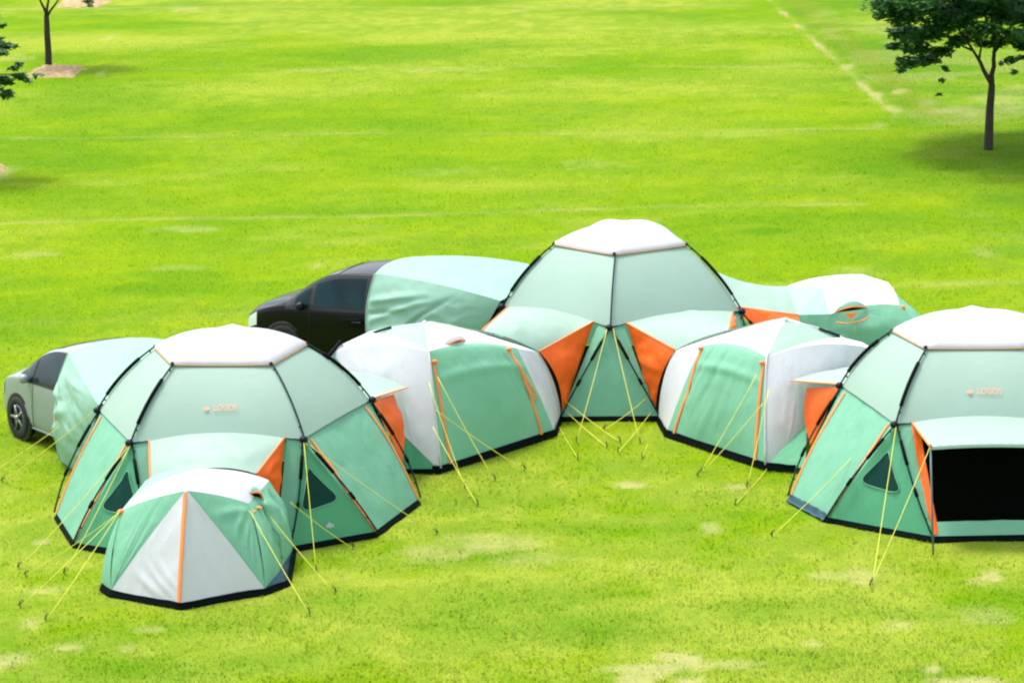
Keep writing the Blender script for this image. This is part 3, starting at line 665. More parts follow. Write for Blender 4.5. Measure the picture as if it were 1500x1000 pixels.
#@@CARS
# ================= cars
def cr1(P, t):                              # Catmull-Rom through rows of numbers
    n = len(P); i = min(int(t), n - 2); q = t - i
    p0, p1, p2, p3 = P[max(i - 1, 0)], P[i], P[i + 1], P[min(i + 2, n - 1)]
    return [.5 * (2 * b + (c - a) * q + (2 * a - 5 * b + 4 * c - d) * q * q + (3 * b - a - 3 * c + d) * q ** 3) for a, b, c, d in zip(p0, p1, p2, p3)]
def car(label, axle, head, paint, roofs=1.0, side_vis=True, group='cars backed up to the tents'):
    h = Vector((math.cos(R(head)), math.sin(R(head)), 0)); l = Vector((-h.y, h.x, 0)); O = Vector((axle[0], axle[1], 0))
    W = lambda x, y, z: O + h * x + l * y + V3(0, 0, z)
    root = empty('parked_car', O, label, 'car', group)
    #   x, zb, zbelt, ztop, w, wt
    S = [(.86, .34, .50, .56, .42, .34), (.82, .26, .58, .68, .60, .50), (.70, .22, .68, .80, .74, .62), (.48, .20, .78, .90, .82, .68), (.20, .20, .86, .98, .855, .71), (-.06, .20, .88, 1.07, .865, .72),
         (-.38, .20, .89, 1.28, .87, .69), (-.70, .20, .90, 1.43, .87, .65), (-1.1, .20, .91, 1.505, .87, .635), (-1.8, .20, .93, 1.535, .87, .63), (-2.6, .20, .96, 1.50, .865, .62), (-3.0, .22, .97, 1.42, .85, .60), (-3.2, .26, .97, 1.28, .82, .56), (-3.27, .32, .92, 1.05, .76, .55)]
    def outline(st):
        x, zb, zbelt, zt, w_, wt = st
        return [(w_ * .90, zb), (w_ * .985, zb + .09), (w_, (zb + zbelt) / 2), (w_ * .975, zbelt), ((w_ * .975 + wt) / 2 + .015, (zbelt + zt) / 2 - .005), (wt, zt - .045), (wt * .80, zt - .004), (wt * .4, zt + .016), (0, zt + .022)]
    def surf(sx, q, off=0.0, side=1):
        st = cr1(S, sx); o_ = outline(st); y, z = cr1(o_, q)
        if off:
            y2, z2 = cr1(o_, min(q + .05, 8)); y1, z1 = cr1(o_, max(q - .05, 0)); d = Vector((z2 - z1, -(y2 - y1))).normalized()
            y += d.x * off; z += d.y * off
        return W(st[0], y * side, z)
    def sx_of(x):
        lo, hi = 0.0, len(S) - 1.0
        for _ in range(30):
            m_ = (lo + hi) / 2
            if cr1(S, m_)[0] > x: lo = m_
            else: hi = m_
        return lo
    ns, nq = 60, 28; vs = []; fs = []
    for i in range(ns + 1):
        sx = (len(S) - 1) * i / ns
        for j in range(2 * nq + 1):
            q = 8 * j / nq if j <= nq else 8 * (2 * nq - j) / nq
            vs.append(surf(sx, q, 0, 1 if j <= nq else -1))
    K = 2 * nq + 1
    for i in range(ns):
        for j in range(2 * nq): fs.append((i * K + j, i * K + j + 1, (i + 1) * K + j + 1, (i + 1) * K + j))
        fs.append((i * K + 2 * nq, i * K, (i + 1) * K, (i + 1) * K + 2 * nq))
    fs.append(tuple(range(K))); fs.append(tuple(ns * K + j for j in range(K))[::-1])
    mesh_obj('body', vs, fs, paint, root)
    def pane(name, x0, x1, q0, q1, side, mat, off=.007, slant=0.0, nx=12, ny=8, parent=root, q0b=None):
        mb = MB(); vs = []; fs = []
        for i in range(nx + 1):
            for j in range(ny + 1):
                x = x0 + (x1 - x0) * i / nx + slant * (j / ny)
                qa = q0 if q0b is None else q0 + (q0b - q0) * i / nx
                vs.append(surf(sx_of(x), qa + (q1 - qa) * j / ny, off, side))
        for i in range(nx):
            for j in range(ny): fs.append((i * (ny + 1) + j, i * (ny + 1) + j + 1, (i + 1) * (ny + 1) + j + 1, (i + 1) * (ny + 1) + j))
        return mesh_obj(name, vs, fs, mat, parent)
    for side in (1, -1):
        fr_ = pane('window_frame', -.02, -3.0, 3.05, 4.98, side, M['darktrim'], .004, nx=36)
        pane('window_pane', -.20, -.46, 3.22, 4.7, side, M['glass'], .009, parent=fr_)
        pane('window_pane', -.55, -1.45, 3.22, 4.82, side, M['glass'], .009, parent=fr_)
        pane('window_pane', -1.58, -2.35, 3.22, 4.82, side, M['glass'], .009, parent=fr_)
        # teal blotches in the pane colour stand in for reflections and the cabin
        MB().tube([surf(sx_of(-.48), q, .010, side) for q in (0.3, 1, 2, 3)], .0035, 5).build('door_seam', M['darktrim'], root)
        MB().tube([surf(sx_of(-1.51), q, .006, side) for q in (0.3, 1, 2, 3)], .0035, 5).build('door_seam', M['darktrim'], root)
        MB().tube([surf(sx_of(-1.26 - .05 * k), 2.62, .028, side) for k in range(5)], .016, 7).build('door_handle', paint, root)
        MB().tube([surf(sx_of(-.1 - .3 * k), 0.55, .008, side) for k in range(9)], .02, 6).build('sill_trim', paint, root)
        mp = surf(sx_of(-.36), 3.25, .10, side)
        mi = MB().ball(mp, .095, (.8, .8, .75)); mi.tube([mp, surf(sx_of(-.34), 3.1, 0, side)], .025, 6); mi.build('wing_mirror', paint, root)
        hl = MB(); vs = []; fs = []
        for i in range(9):
            for j in range(5): vs.append(surf(sx_of(.835 - .30 * i / 8), 2.25 + .1 * i / 8 + (.75 + .1 * i / 8) * j / 4, .010, side))
        for i in range(8):
            for j in range(4): fs.append((i * 5 + j, i * 5 + j + 1, i * 5 + j + 6, i * 5 + j + 5))
        hl.add(vs, fs).build('headlight', M['lamp'], root)
        for wx in (0, -2.5):
            def disc(y0, y1, r0, r1, n=28):
                v_ = []; f_ = []
                for k in range(n):
                    a = 2 * math.pi * k / n
                    v_.append(W(wx + r0 * math.cos(a), side * y0, .31 + r0 * math.sin(a))); v_.append(W(wx + r1 * math.cos(a), side * y1, .31 + r1 * math.sin(a)))
                for k in range(n): f_.append((2 * k, 2 * k + 1, (2 * k + 3) % (2 * n), (2 * k + 2) % (2 * n)))
                return v_, f_
            ar = MB(); v_, f_ = disc(.868, .868, .0, .365); ar.add(v_, f_); v_, f_ = disc(.866, .845, .365, .385); ar.add(v_, f_); 
            ar.build('wheel_arch', M['darktrim'], root)
            wh = empty('wheel', W(wx, side * .8, .31) - O); wh.parent = root
            ty = MB()
            for y0, y1, r0, r1 in ((.70, .70, .19, .29), (.70, .72, .29, .31), (.72, .872, .31, .31), (.872, .888, .31, .295), (.888, .890, .295, .205), (.890, .874, .205, .195)):
                v_, f_ = disc(y0, y1, r0, r1); ty.add(v_, f_)
            ty.build('tyre', M['tyre'], wh)
            rm = MB(); v_, f_ = disc(.876, .888, .20, .185); rm.add(v_, f_); v_, f_ = disc(.862, .862, .0, .19); rm.add(v_, f_)
            for k in range(5):
                a = 2 * math.pi * k / 5; rm.tube([W(wx, side * .880, .31), W(wx + .19 * math.cos(a), side * .880, .31 + .19 * math.sin(a))], .028, 6, .022)
            rm.ball(W(wx, side * .884, .31), .045)
            rm.build('rim', M['rim'], wh)
    ws = MB(); vs = []; fs = []
    for i in range(13):
        x = -.09 - .78 * i / 12
        for j in range(17):
            t = -1 + 2 * j / 16; q = 8 - abs(t) * 2.25
            vs.append(surf(sx_of(x), q, .008, 1 if t >= 0 else -1))
    for i in range(12):
        for j in range(16): fs.append((i * 17 + j, i * 17 + j + 1, (i + 1) * 17 + j + 1, (i + 1) * 17 + j))
    ws.add(vs, fs).build('windscreen', M['glass'], root)
    gr = MB(); vs = []; fs = []
    for i in range(2):
        for j in range(9): t = -1 + j / 4; vs.append(W(.868, .30 * t, .40 + .10 * i))
    fs = [(j, j + 1, j + 10, j + 9) for j in range(8)]
    gr.add(vs, fs).build('grille', M['darktrim'], root)
    MB().tube([W(.875, -.3, .52), W(.885, 0, .52), W(.875, .3, .52)], .012, 6).build('grille_bar', M['rim'], root)
    return root, W
sil, WS = car('silver minivan at the left edge with its rear half under a mint cover', (-6.60, 52.47), 124.8, M['silver'])
blk, WB = car('black minivan in the middle behind the tents with its rear half under a mint cover', (-3.24, 57.22), 152.4, M['blackpaint'])

def car_cover(label, FS, FT, RS, RT, FB, RB_, FFb, RFb, seed, fold, crs=()):
    c = loc_of([FS, FT, RS, RT]); o = empty('car_cover', c, label, 'car cover', 'covers joining the cars to the tents')
    CC = Z(c, .5)
    r_ = shell(o, CC, [
        ('side_drape', 'mint', FS, RS, RB_, FB, {'AD': .16, 'AB': .09, 'BC': .05, 'bulge': .12, 'wr': fold * .5, 'n': 56, 'wdir': (1.3, 1.3, 3.4), 'cr': crs}),
        ('top_sheet', 'mint', FT, RT, RS, FS, {'AB': .12, 'DC': .09, 'AD': .08, 'bulge': .05, 'wr': .03, 'n': 26}),
        ('far_drape', 'mint', RT, FT, FFb, RFb, {'AB': .12, 'wr': .03, 'BC': .12}),
    ], seed)
    MB().tube([r_[0](0, i / 14, .004) for i in range(15)], .012, 6).build('hem', M['mint'], o)
    return o, r_
# where the covers sit on the cars: just behind the front doors
e4, e3, b41 = DL['e', 4], DL['e', 3], DL['b', 4, -1]
o1, r1 = car_cover('mint cover stretched from the silver car roof to the left dome tent', WS(-1.38, .70, 1.52), WS(-1.30, -.66, 1.52), V(221, 512, 48.9) * 0 + e4 + V3(-.03, .12, .06), e3 + V3(-.1, .1, .1),
          WS(-1.55, 1.02, .0), b41 + V3(-.15, .1, .02), WS(-1.55, -1.0, 0), DL['b', 3, 1] + V3(0, .1, 0), 3, .05, [(.02, .30, .35, .42, .05, .05), (.0, .5, .4, .35, -.04, .04), (.05, .62, .5, .42, .04, .05), (.02, .75, .35, .6, .035, .04), (.1, .12, .3, .30, .04, .04), (.0, .9, .25, .7, .03, .03), (.3, .15, .8, .05, .02, .03)])
tg = [r1[0](s_, t_, .02) for s_, t_ in ((.18, .42), (.25, .40), (.31, .55), (.24, .57))]
mesh_obj('orange_tag', tg, [(0, 1, 2, 3)], M['zip'], o1, False)
e4, e3, b41 = DC['e', 4], DC['e', 3], DC['b', 4, -1]
o2, r2 = car_cover('mint cover stretched from the black car roof to the middle dome tent', WB(-1.62, .70, 1.56), WB(-1.55, -.66, 1.56), e4 + V3(-.05, .1, .08), e3 + V3(-.1, .1, .1),
          WB(-1.75, .98, .0), b41 + V3(-.15, .1, .02), WB(-1.75, -1.0, 0), DC['b', 3, 1] + V3(0, .1, 0), 23, .05, [(.0, .30, .40, .16, .05, .035), (.0, .42, .25, .36, -.05, .025), (.02, .50, .5, .20, .04, .03), (.25, .70, .62, .18, -.06, .018), (.2, .8, .5, .35, .03, .04), (.0, .65, .3, .52, .05, .03), (.02, .80, .3, .68, .04, .03), (.5, .8, .8, .3, .015, .02)])
#@@TREES
# ================= trees
def leafmat(name, c1, c2):
    mt, nt, b = newmat(name)
    geo = nt.nodes.new('ShaderNodeNewGeometry'); rp = nt.nodes.new('ShaderNodeValToRGB')
    nt.links.new(geo.outputs['Random Per Island'], rp.inputs['Fac'])
    rp.color_ramp.elements[0].color = (*c1, 1); rp.color_ramp.elements[1].color = (*c2, 1)
    nt.links.new(rp.outputs['Color'], b.inputs['Base Color']); b.inputs['Roughness'].default_value = .5
    tr = nt.nodes.new('ShaderNodeBsdfTranslucent'); nt.links.new(rp.outputs['Color'], tr.inputs['Color'])
    ms = nt.nodes.new('ShaderNodeMixShader'); ms.inputs[0].default_value = .3
    nt.links.new(b.outputs[0], ms.inputs[1]); nt.links.new(tr.outputs[0], ms.inputs[2]); nt.links.new(ms.outputs[0], nt.nodes['Material Output'].inputs['Surface'])
    return mt
M['leaf'] = leafmat('dark broad leaves', (.018, .095, .022), (.08, .24, .045))
def leaves(name, clusters, n_per, size, parent, rng, mat):
    V_ = []; 
    for c, r_, k in clusters:
        n = max(4, int(n_per * k))
        d = rng.normal(size=(n, 3)); d /= np.linalg.norm(d, axis=1)[:, None]
        rad = rng.random(n) ** .45
        p = np.array(c) + d * rad[:, None] * np.array(r_)
        # leaves sit in drooping, nearly level sprays
        a = rng.random(n) * 6.283; tilt = rng.normal(size=n) * .45
        s_ = size * (.6 + .8 * rng.random(n))
        t1 = np.stack([np.cos(a), np.sin(a), np.sin(tilt) * .6 - .15], 1) * s_[:, None]
        t2 = np.stack([-np.sin(a), np.cos(a), rng.normal(size=n) * .35], 1) * (s_ * .42)[:, None]
        V_.append(np.stack([p - t1, p - t2, p + t1, p + t2], 1).reshape(-1, 3))
    v = np.concatenate(V_); off = np.array(wloc(parent)); v = v - off
    me = bpy.data.meshes.new(name); nq = len(v) // 4
    me.vertices.add(len(v)); me.vertices.foreach_set('co', v.ravel().astype(np.float32))
    me.loops.add(len(v)); me.loops.foreach_set('vertex_index', np.arange(len(v), dtype=np.int32))
    me.polygons.add(nq); me.polygons.foreach_set('loop_start', np.arange(0, len(v), 4, dtype=np.int32))
    me.polygons.foreach_set('loop_total', np.full(nq, 4, dtype=np.int32)); me.update(calc_edges=True); me.materials.append(mat)
    o = bpy.data.objects.new(name, me); COL.objects.link(o); o.parent = parent
    return o
def trunk(parent, base, pts, r0, r1, limbs):
    mb = MB(); P = [Vector(p) for p in pts]
    mb.tube([P[0] - V3(0, 0, .1)] + P, r0 * 1.15, 10, r1, cap=False)
    o = mb.build('trunk', M['bark'], parent)
    for l_, a, b in limbs: MB().tube(l_, a, 8, b).build('limb', M['bark'], o)
    return o
def wiggle(a, b, n, amp, rng):
    a, b = Vector(a), Vector(b)
    return [a.lerp(b, i / n) + (Vector(rng.normal(size=3)) * amp * math.sin(math.pi * i / n) if 0 < i < n else Vector()) for i in range(n + 1)]
rng = np.random.default_rng(5)
# right tree
yb = 75.1
tb = G(1448, 217); t1 = empty('broadleaf_tree', tb, 'dark leafy tree at the upper right beyond the right dome tent', 'tree')
fk = V(1453, 124, yb)
crown = []
vis = [(1300, 8, 26, 10), (1288, 24, 12, 6), (1322, 26, 30, 12), (1350, 12, 36, 16), (1330, 52, 30, 12), (1310, 68, 12, 6), (1345, 72, 26, 10), (1330, 92, 20, 9), (1318, 103, 9, 4), (1356, 88, 24, 9), (1378, 76, 20, 8), (1370, 48, 24, 12),
       (1400, 30, 34, 16), (1412, 58, 24, 9), (1385, 100, 4, 4), (1440, 44, 30, 12), (1462, 62, 24, 9), (1485, 50, 22, 10), (1500, 66, 18, 10), (1480, 88, 12, 5), (1485, 105, 5, 4), (1466, 93, 4, 3), (1380, 119, 5, 4), (1376, 138, 3, 3), (1470, 20, 36, 16), (1430, 8, 36, 16), (1510, 25, 30, 16), (1540, 50, 30, 16), (1570, 30, 30, 14), (1500, 84, 10, 4),
       (1395, 66, 14, 5), (1440, 66, 14, 4)]
for u, v_, ru, rv in vis:
    crown.append((V(u, v_, yb + rng.normal() * .5), (ru / 69, max(.12, ru / 69 * .9), rv / 69), ru * rv / 300))
for i in range(120):
    a = rng.random() * 6.283; q = rng.random() ** .5; zz = rng.random()
    rr = 3.3 * math.sqrt(max(0, 1 - ((zz - .25) / .8) ** 2)) if zz > .25 else 2.4 + zz
    crown.append(((tb.x + .1 + rr * q * math.cos(a), yb + rr * q * math.sin(a), 2.9 + 4.2 * zz), (.6, .6, .22), .8))
for i in range(26):                    # lower far and near sides of the crown
    a = rng.random() * 6.283; rr = 1.3 + 1.2 * rng.random()
    crown.append(((tb.x + .3 + rr * math.cos(a) * .9, yb + rr * math.sin(a), 2.35 + .5 * rng.random()), (.42, .42, .15), .6))
limbs = [(wiggle(fk, V(1424, 72, yb - .2), 5, .02, rng) + [V(1395, 30, yb - .3)], .055, .02), (wiggle(fk, V(1457, 72, yb + .1), 4, .02, rng) + [V(1452, 20, yb), V(1448, -60, yb)], .06, .025),
         (wiggle(V(1455, 78, yb), V(1482, 40, yb + .5), 4, .03, rng), .04, .012), (wiggle(V(1424, 74, yb - .2), V(1350, 40, yb - .4), 6, .04, rng), .025, .01), (wiggle(V(1434, 90, yb - .1), V(1440, 40, yb - .8), 5, .03, rng), .03, .01),
         (wiggle(V(1452, 20, yb), V(1540, -30, yb + 1), 5, .06, rng), .03, .01)]
trunk(t1, tb, [tb, V(1449, 190, yb), V(1450, 160, yb), V(1452, 138, yb), fk], .095, .068, limbs)
leaves('crown', crown, 330, .085, t1, rng, M['leaf'])
# slim tree at upper left on its bed of bark chips
yb = 89.3
tb = G(71, 95); t2 = empty('young_tree', tb, 'slim forked young tree on a tan mulch bed at the upper left', 'tree')
fk = V(68, 22, yb)
trunk(t2, tb, [tb, V(71, 80, yb), V(69, 50, yb), V(68.5, 32, yb), fk], .085, .062,
      [(wiggle(fk, V(57, -4, yb), 3, .01, rng) + [V(45, -60, yb)], .04, .015), (wiggle(fk, V(72, -6, yb), 3, .01, rng) + [V(74, -80, yb)], .04, .015), (wiggle(V(69, 25, yb), V(87, -2, yb), 3, .01, rng) + [V(110, -50, yb)], .035, .012)])
cw = [(V(u, v_, yb + rng.normal() * .4), (ru / 60, ru / 60, rv / 60), ru * rv / 300) for u, v_, ru, rv in [(130, 2, 8, 5), (132, 9, 4, 3), (125, -8, 10, 6), (110, -30, 30, 14), (40, -40, 34, 16), (75, -60, 40, 20), (60, -110, 46, 22), (100, -100, 40, 20), (80, -150, 36, 18), (20, -80, 26, 14), (130, -60, 24, 14), (36, -14, 12, 6)]]
leaves('crown', cw, 300, .085, t2, rng, M['leaf'])
# tree standing just outside the left edge, its branch tips reach into the picture
yb = 74.0
tb = G(-60, 262); t3 = empty('broadleaf_tree', tb, 'leafy branch tips reaching in at the left edge below the slim young tree', 'tree')
fk = V(-62, 170, yb)
trunk(t3, tb, [tb, V(-61, 220, yb), fk], .09, .07, [(wiggle(fk, V(-20, 110, yb), 4, .03, rng) + [V(30, 108, yb)], .035, .006), (wiggle(fk, V(-90, 60, yb), 4, .03, rng), .05, .02), (wiggle(V(-70, 130, yb), V(-15, 60, yb), 4, .04, rng) + [V(20, 68, yb)], .03, .006)])
cw = [(V(u, v_, yb + rng.normal() * .3), (ru / 70, ru / 70, rv / 70), ru * rv / 250) for u, v_, ru, rv in [(4, 38, 6, 4), (12, 68, 14, 5), (4, 78, 8, 4), (28, 94, 7, 4), (20, 101, 8, 4), (8, 118, 12, 8), (30, 112, 12, 5), (42, 120, 6, 3), (10, 138, 12, 7), (-10, 125, 14, 14), (55, 110, 10, 3), (-30, 70, 40, 22), (-60, 30, 60, 28), (-100, 60, 50, 26), (-50, 110, 36, 16), (-110, 110, 36, 18), (-70, -20, 50, 26), (-12, 60, 14, 12)]]
leaves('crown', cw, 320, .075, t3, rng, M['leaf'])
# heap of bark chips round the slim tree, and the next beds
def bed(label, corners, h, seed):
    P = [G(*c) for c in corners]; n = 26; vs = []; fs = []
    for j in range(n + 1):
        for i in range(n + 1):
            a, b = i / n, j / n
            p = P[0].lerp(P[1], a).lerp(P[3].lerp(P[2], a), b)
            e = min(a, 1 - a, b, 1 - b) * 2
            nz = noise.noise(p * 3 + V3(seed, 0, 0)); nz2 = noise.noise(p * 11)
            p = p + V3(nz * .12 * (1 - e), nz * .22 * (1 - e), 0); p.z = -.06 + min(1, e * 2.4 + .3 * nz) * h + nz2 * .05
            vs.append(p)
    for j in range(n):
        for i in range(n): fs.append((j * (n + 1) + i, j * (n + 1) + i + 1, (j + 1) * (n + 1) + i + 1, (j + 1) * (n + 1) + i))
    o = mesh_obj('mulch_bed', vs, fs, M['mulch'], None); o['kind'] = 'structure'
    return o
M['mulch'] = plain('tan bark chips', (.36, .25, .12), .95, var=.75, scale=7)
bed('', [(62, 93), (130, 96), (112, 114), (26, 112)], .10, 1)
bed('', [(95, -6), (165, -3), (150, 10), (78, 10)], .12, 5)
bed('', [(-50, 236), (10, 240), (16, 252), (-60, 262)], .08, 9)
#@@GROUND
# ================= ground
def axis(lo, hi, core0, core1, step):
    a = list(np.arange(core0, core1 + 1e-6, step)); s_ = step; x = core1; r_ = []
    while x < hi: s_ *= 1.35; x += s_; r_.append(min(x, hi))
    s_ = step; x = core0; l_ = []
    while x > lo: s_ *= 1.35; x -= s_; l_.append(max(x, lo))
    return np.array(l_[::-1] + a + r_)
X = axis(-900, 900, -16.5, 16.5, .11); Y = axis(-60, 2500, 37, 106, .14)
XX, YY = np.meshgrid(X, Y); nx, ny = len(X), len(Y)
def vnoise(x, y, sx, sy, seed):
    """smooth value noise, vectorised"""
    r_ = np.random.default_rng(seed); T = r_.random((256, 256))
    a = x / sx + 1000.3; b = y / sy + 1000.7; i = np.floor(a).astype(int); j = np.floor(b).astype(int); fa = a - i; fb = b - j
    fa = fa * fa * (3 - 2 * fa); fb = fb * fb * (3 - 2 * fb)
    g = lambda p, q: T[(i + p) % 256, (j + q) % 256]
    return (g(0, 0) * (1 - fa) + g(1, 0) * fa) * (1 - fb) + (g(0, 1) * (1 - fa) + g(1, 1) * fa) * fb
def fbm(x, y, sx, sy, seed, o=4):
    return sum(vnoise(x, y, sx / 2 ** k, sy / 2 ** k, seed + k) * .5 ** k for k in range(o)) / sum(.5 ** k for k in range(o))
blobs = [(712, 795, 60, 9, .45), (690, 798, 22, 7, .6), (640, 806, 40, 9, .45), (790, 815, 50, 8, .4), (925, 707, 14, 4, .8), (1075, 712, 12, 4, .6), (1040, 770, 10, 5, .6), (985, 958, 22, 5, .8), (960, 975, 50, 5, .8), (1015, 962, 12, 5, .9),
         (930, 992, 24, 5, .8), (1010, 995, 18, 6, .7), (1060, 970, 40, 4, .6), (1365, 975, 9, 4, .9), (1455, 842, 13, 7, 1), (1440, 846, 22, 3, .6), (1405, 996, 50, 5, .9), (1250, 838, 45, 9, .55), (1262, 848, 20, 5, .6), (1325, 912, 26, 6, .7), (1192, 937, 14, 4, .6), (1440, 900, 40, 10, .35),
         (105, 945, 18, 5, .9), (20, 962, 24, 7, .6), (5, 970, 8, 5, .8), (185, 947, 12, 6, .4), (60, 792, 8, 4, .9), (66, 862, 24, 4, .5), (45, 908, 10, 6, .5), (220, 918, 14, 3, .5), (8, 250, 14, 8, .8), (50, 371, 26, 4, .6), (270, 332, 36, 3, .6), (265, 390, 34, 3, .4),
         (464, 388, 6, 3, .7), (148, 106, 6, 4, .9), (160, 55, 10, 3, .6), (270, 12, 22, 3, .6), (460, 101, 40, 3, .4), (640, 102, 60, 2.5, .35), (760, 15, 10, 3, .7), (1105, 195, 60, 3, .3), (870, 240, 40, 6, .3), (660, 250, 60, 5, .25), (1440, 365, 14, 7, .4), (1260, 395, 30, 5, .4), (1410, 412, 70, 3, .35),
         (1360, 150, 12, 6, .5), (1400, 160, 30, 6, .5), (1465, 148, 30, 10, .6), (1490, 130, 20, 6, .4), (1243, 96, 7, 3, 1.3), (1285, 138, 8, 3, 1.5), (1308, 160, 10, 4, 1.5), (1318, 132, 12, 3, .9), (1290, 182, 12, 5, .7), (1220, 50, 16, 8, .3), (1210, 20, 18, 8, .25), (25, 85, 20, 4, .5), (215, 760, 30, 5, .3), (445, 805, 14, 5, .5), (700, 785, 60, 6, .35)]
lush_shade = [(140, 140, 90, 22, .8), (110, 115, 50, 10, .6), (60, 210, 70, 16, .8), (130, 290, 100, 12, .4), (1118, 336, 26, 5, 1), (1010, 355, 70, 10, .5), (1320, 245, 90, 25, .8), (1260, 225, 70, 20, .7), (790, 285, 90, 12, .4), (760, 870, 120, 22, .6), (660, 900, 60, 14, .5), (880, 905, 90, 14, .6), (1090, 890, 60, 12, .5),  # deep green patches; those by the trees paint their shade into the turf
        (1180, 960, 90, 14, .5), (500, 870, 60, 14, .6), (420, 965, 90, 14, .5), (180, 975, 90, 12, .6), (830, 770, 60, 8, .5), (240, 420, 60, 6, .5), (430, 300, 90, 6, .4), (700, 730, 90, 10, .5), (1350, 985, 60, 8, .6), (330, 915, 80, 8, .5), (900, 345, 50, 6, .4), (610, 180, 60, 14, .4), (1240, 130, 20, 30, .2)]
furrow = [((0, 325), (1270, 295)), ((0, 200), (1290, 187)), ((0, 101), (1225, 94)), ((0, 11), (1100, 6)), ((0, 470), (1500, 412))]
def masks(x, y):
    d_ = np.stack([x, y, np.full_like(x, -CH)], -1)
    # tan patches with ragged edges
    n1 = fbm(x, y, .55, .55, 11); n2 = fbm(x, y, .22, .3, 31); n3 = fbm(x, y, 4.5, 3.2, 51, 5); n4 = fbm(x, y, 1.6, .9, 71, 5); n5 = fbm(x, y, 9, 2.2, 91, 3)
    tan = np.zeros_like(x); lsh_shade = np.zeros_like(x)
    def acc(lst, T, base=1.0):
        for u, v_, ru, rv, a in lst:
            p = G(u, v_); q = G(u + ru, v_); r_ = G(u, v_ + rv); rx = abs(q.x - p.x); ry = abs(r_.y - p.y) + .02
            m_ = (abs(x - p.x) < rx * 2.2) & (abs(y - p.y) < ry * 2.2)
            dd = np.sqrt(((x[m_] - p.x) / rx) ** 2 + ((y[m_] - p.y) / ry) ** 2)
            k = np.clip(1.55 - dd - (n1[m_] - .5) * 2.2 - (n2[m_] - .5) * 1.3, 0, 1) * a * base
            T[m_] = np.maximum(T[m_], k)
    acc(blobs, tan); acc(lush_shade, lsh_shade)
    fur = np.zeros_like(x)
    for a, b in furrow:
        p, q = G(*a), G(*b); t = np.clip((x - p.x) / (q.x - p.x), -.3, 1.02); yy = p.y + (q.y - p.y) * t + .12 * np.sin(x * .6 + p.y)
        dd = np.abs(y - yy) / (.16 + .18 * (n1 - .5)); inside = (x > p.x - 6) & (x < q.x)
        fur = np.maximum(fur, np.clip(1.2 - dd, 0, 1) * np.clip((n3 * .5 + n4 - .42) * 2.2, 0.1, 1) * inside * (.35 if a[1] == 470 else 1.0))
    # worn edge running down the field at upper right
    p, q = G(1120, -8), G(1312, 168); L_ = math.hypot(q.x - p.x, q.y - p.y); tx, ty = (q.x - p.x) / L_, (q.y - p.y) / L_
    s_ = (x - p.x) * tx + (y - p.y) * ty; c = -(x - p.x) * ty + (y - p.y) * tx; c = c + .10 * (n4 - .5)
    on = (s_ > -60) & (s_ < L_ + .3)
    edge = np.clip(1.3 - np.abs(c) / (.085 + .09 * (n1 - .5)), 0, 1) * on * np.clip((n4 - .28) * 2.2, .15, 1)
    beyond = np.clip((c) / .3, 0, 1) * on          # rough strip outside the mown field
    olive = np.clip(1.2 - np.abs(c - .75) / .5, 0, 1) * on * .8
    # the bank right of the field corner
    ex = np.clip((x - 8.7 - .04 * (y - 79)) / 1.2, 0, 1) * np.clip((y - 63) / 6, 0, 1)
    rough = np.maximum(beyond, ex)
    return tan, lsh_shade, fur, edge, olive, rough, n1, n2, n3, n4, n5
tan, lsh_shade, fur, edge, olive, rough, n1, n2, n3, n4, n5 = masks(XX, YY)
core = (np.abs(XX) < 16.6) & (YY > 36.9) & (YY < 106.1)
ZZ = np.where(core, (n2 - .5) * .035 + (n1 - .5) * .03 + (n4 - .5) * .03 - fur * .02, 0) - .03
ZZ = ZZ + np.where(XX > 9.5, (np.clip(XX - 9.5, 0, 6) * .0), 0)
def mesh_np(name, v, f, smooth=True):
    me = bpy.data.meshes.new(name); k = f.shape[1]
    me.vertices.add(len(v)); me.vertices.foreach_set('co', v.ravel().astype(np.float32))
    me.loops.add(f.size); me.loops.foreach_set('vertex_index', f.ravel().astype(np.int32))
    me.polygons.add(len(f)); me.polygons.foreach_set('loop_start', np.arange(0, f.size, k, dtype=np.int32)); me.polygons.foreach_set('loop_total', np.full(len(f), k, dtype=np.int32))
    me.polygons.foreach_set('use_smooth', np.full(len(f), smooth)); me.update(calc_edges=True)
    return me
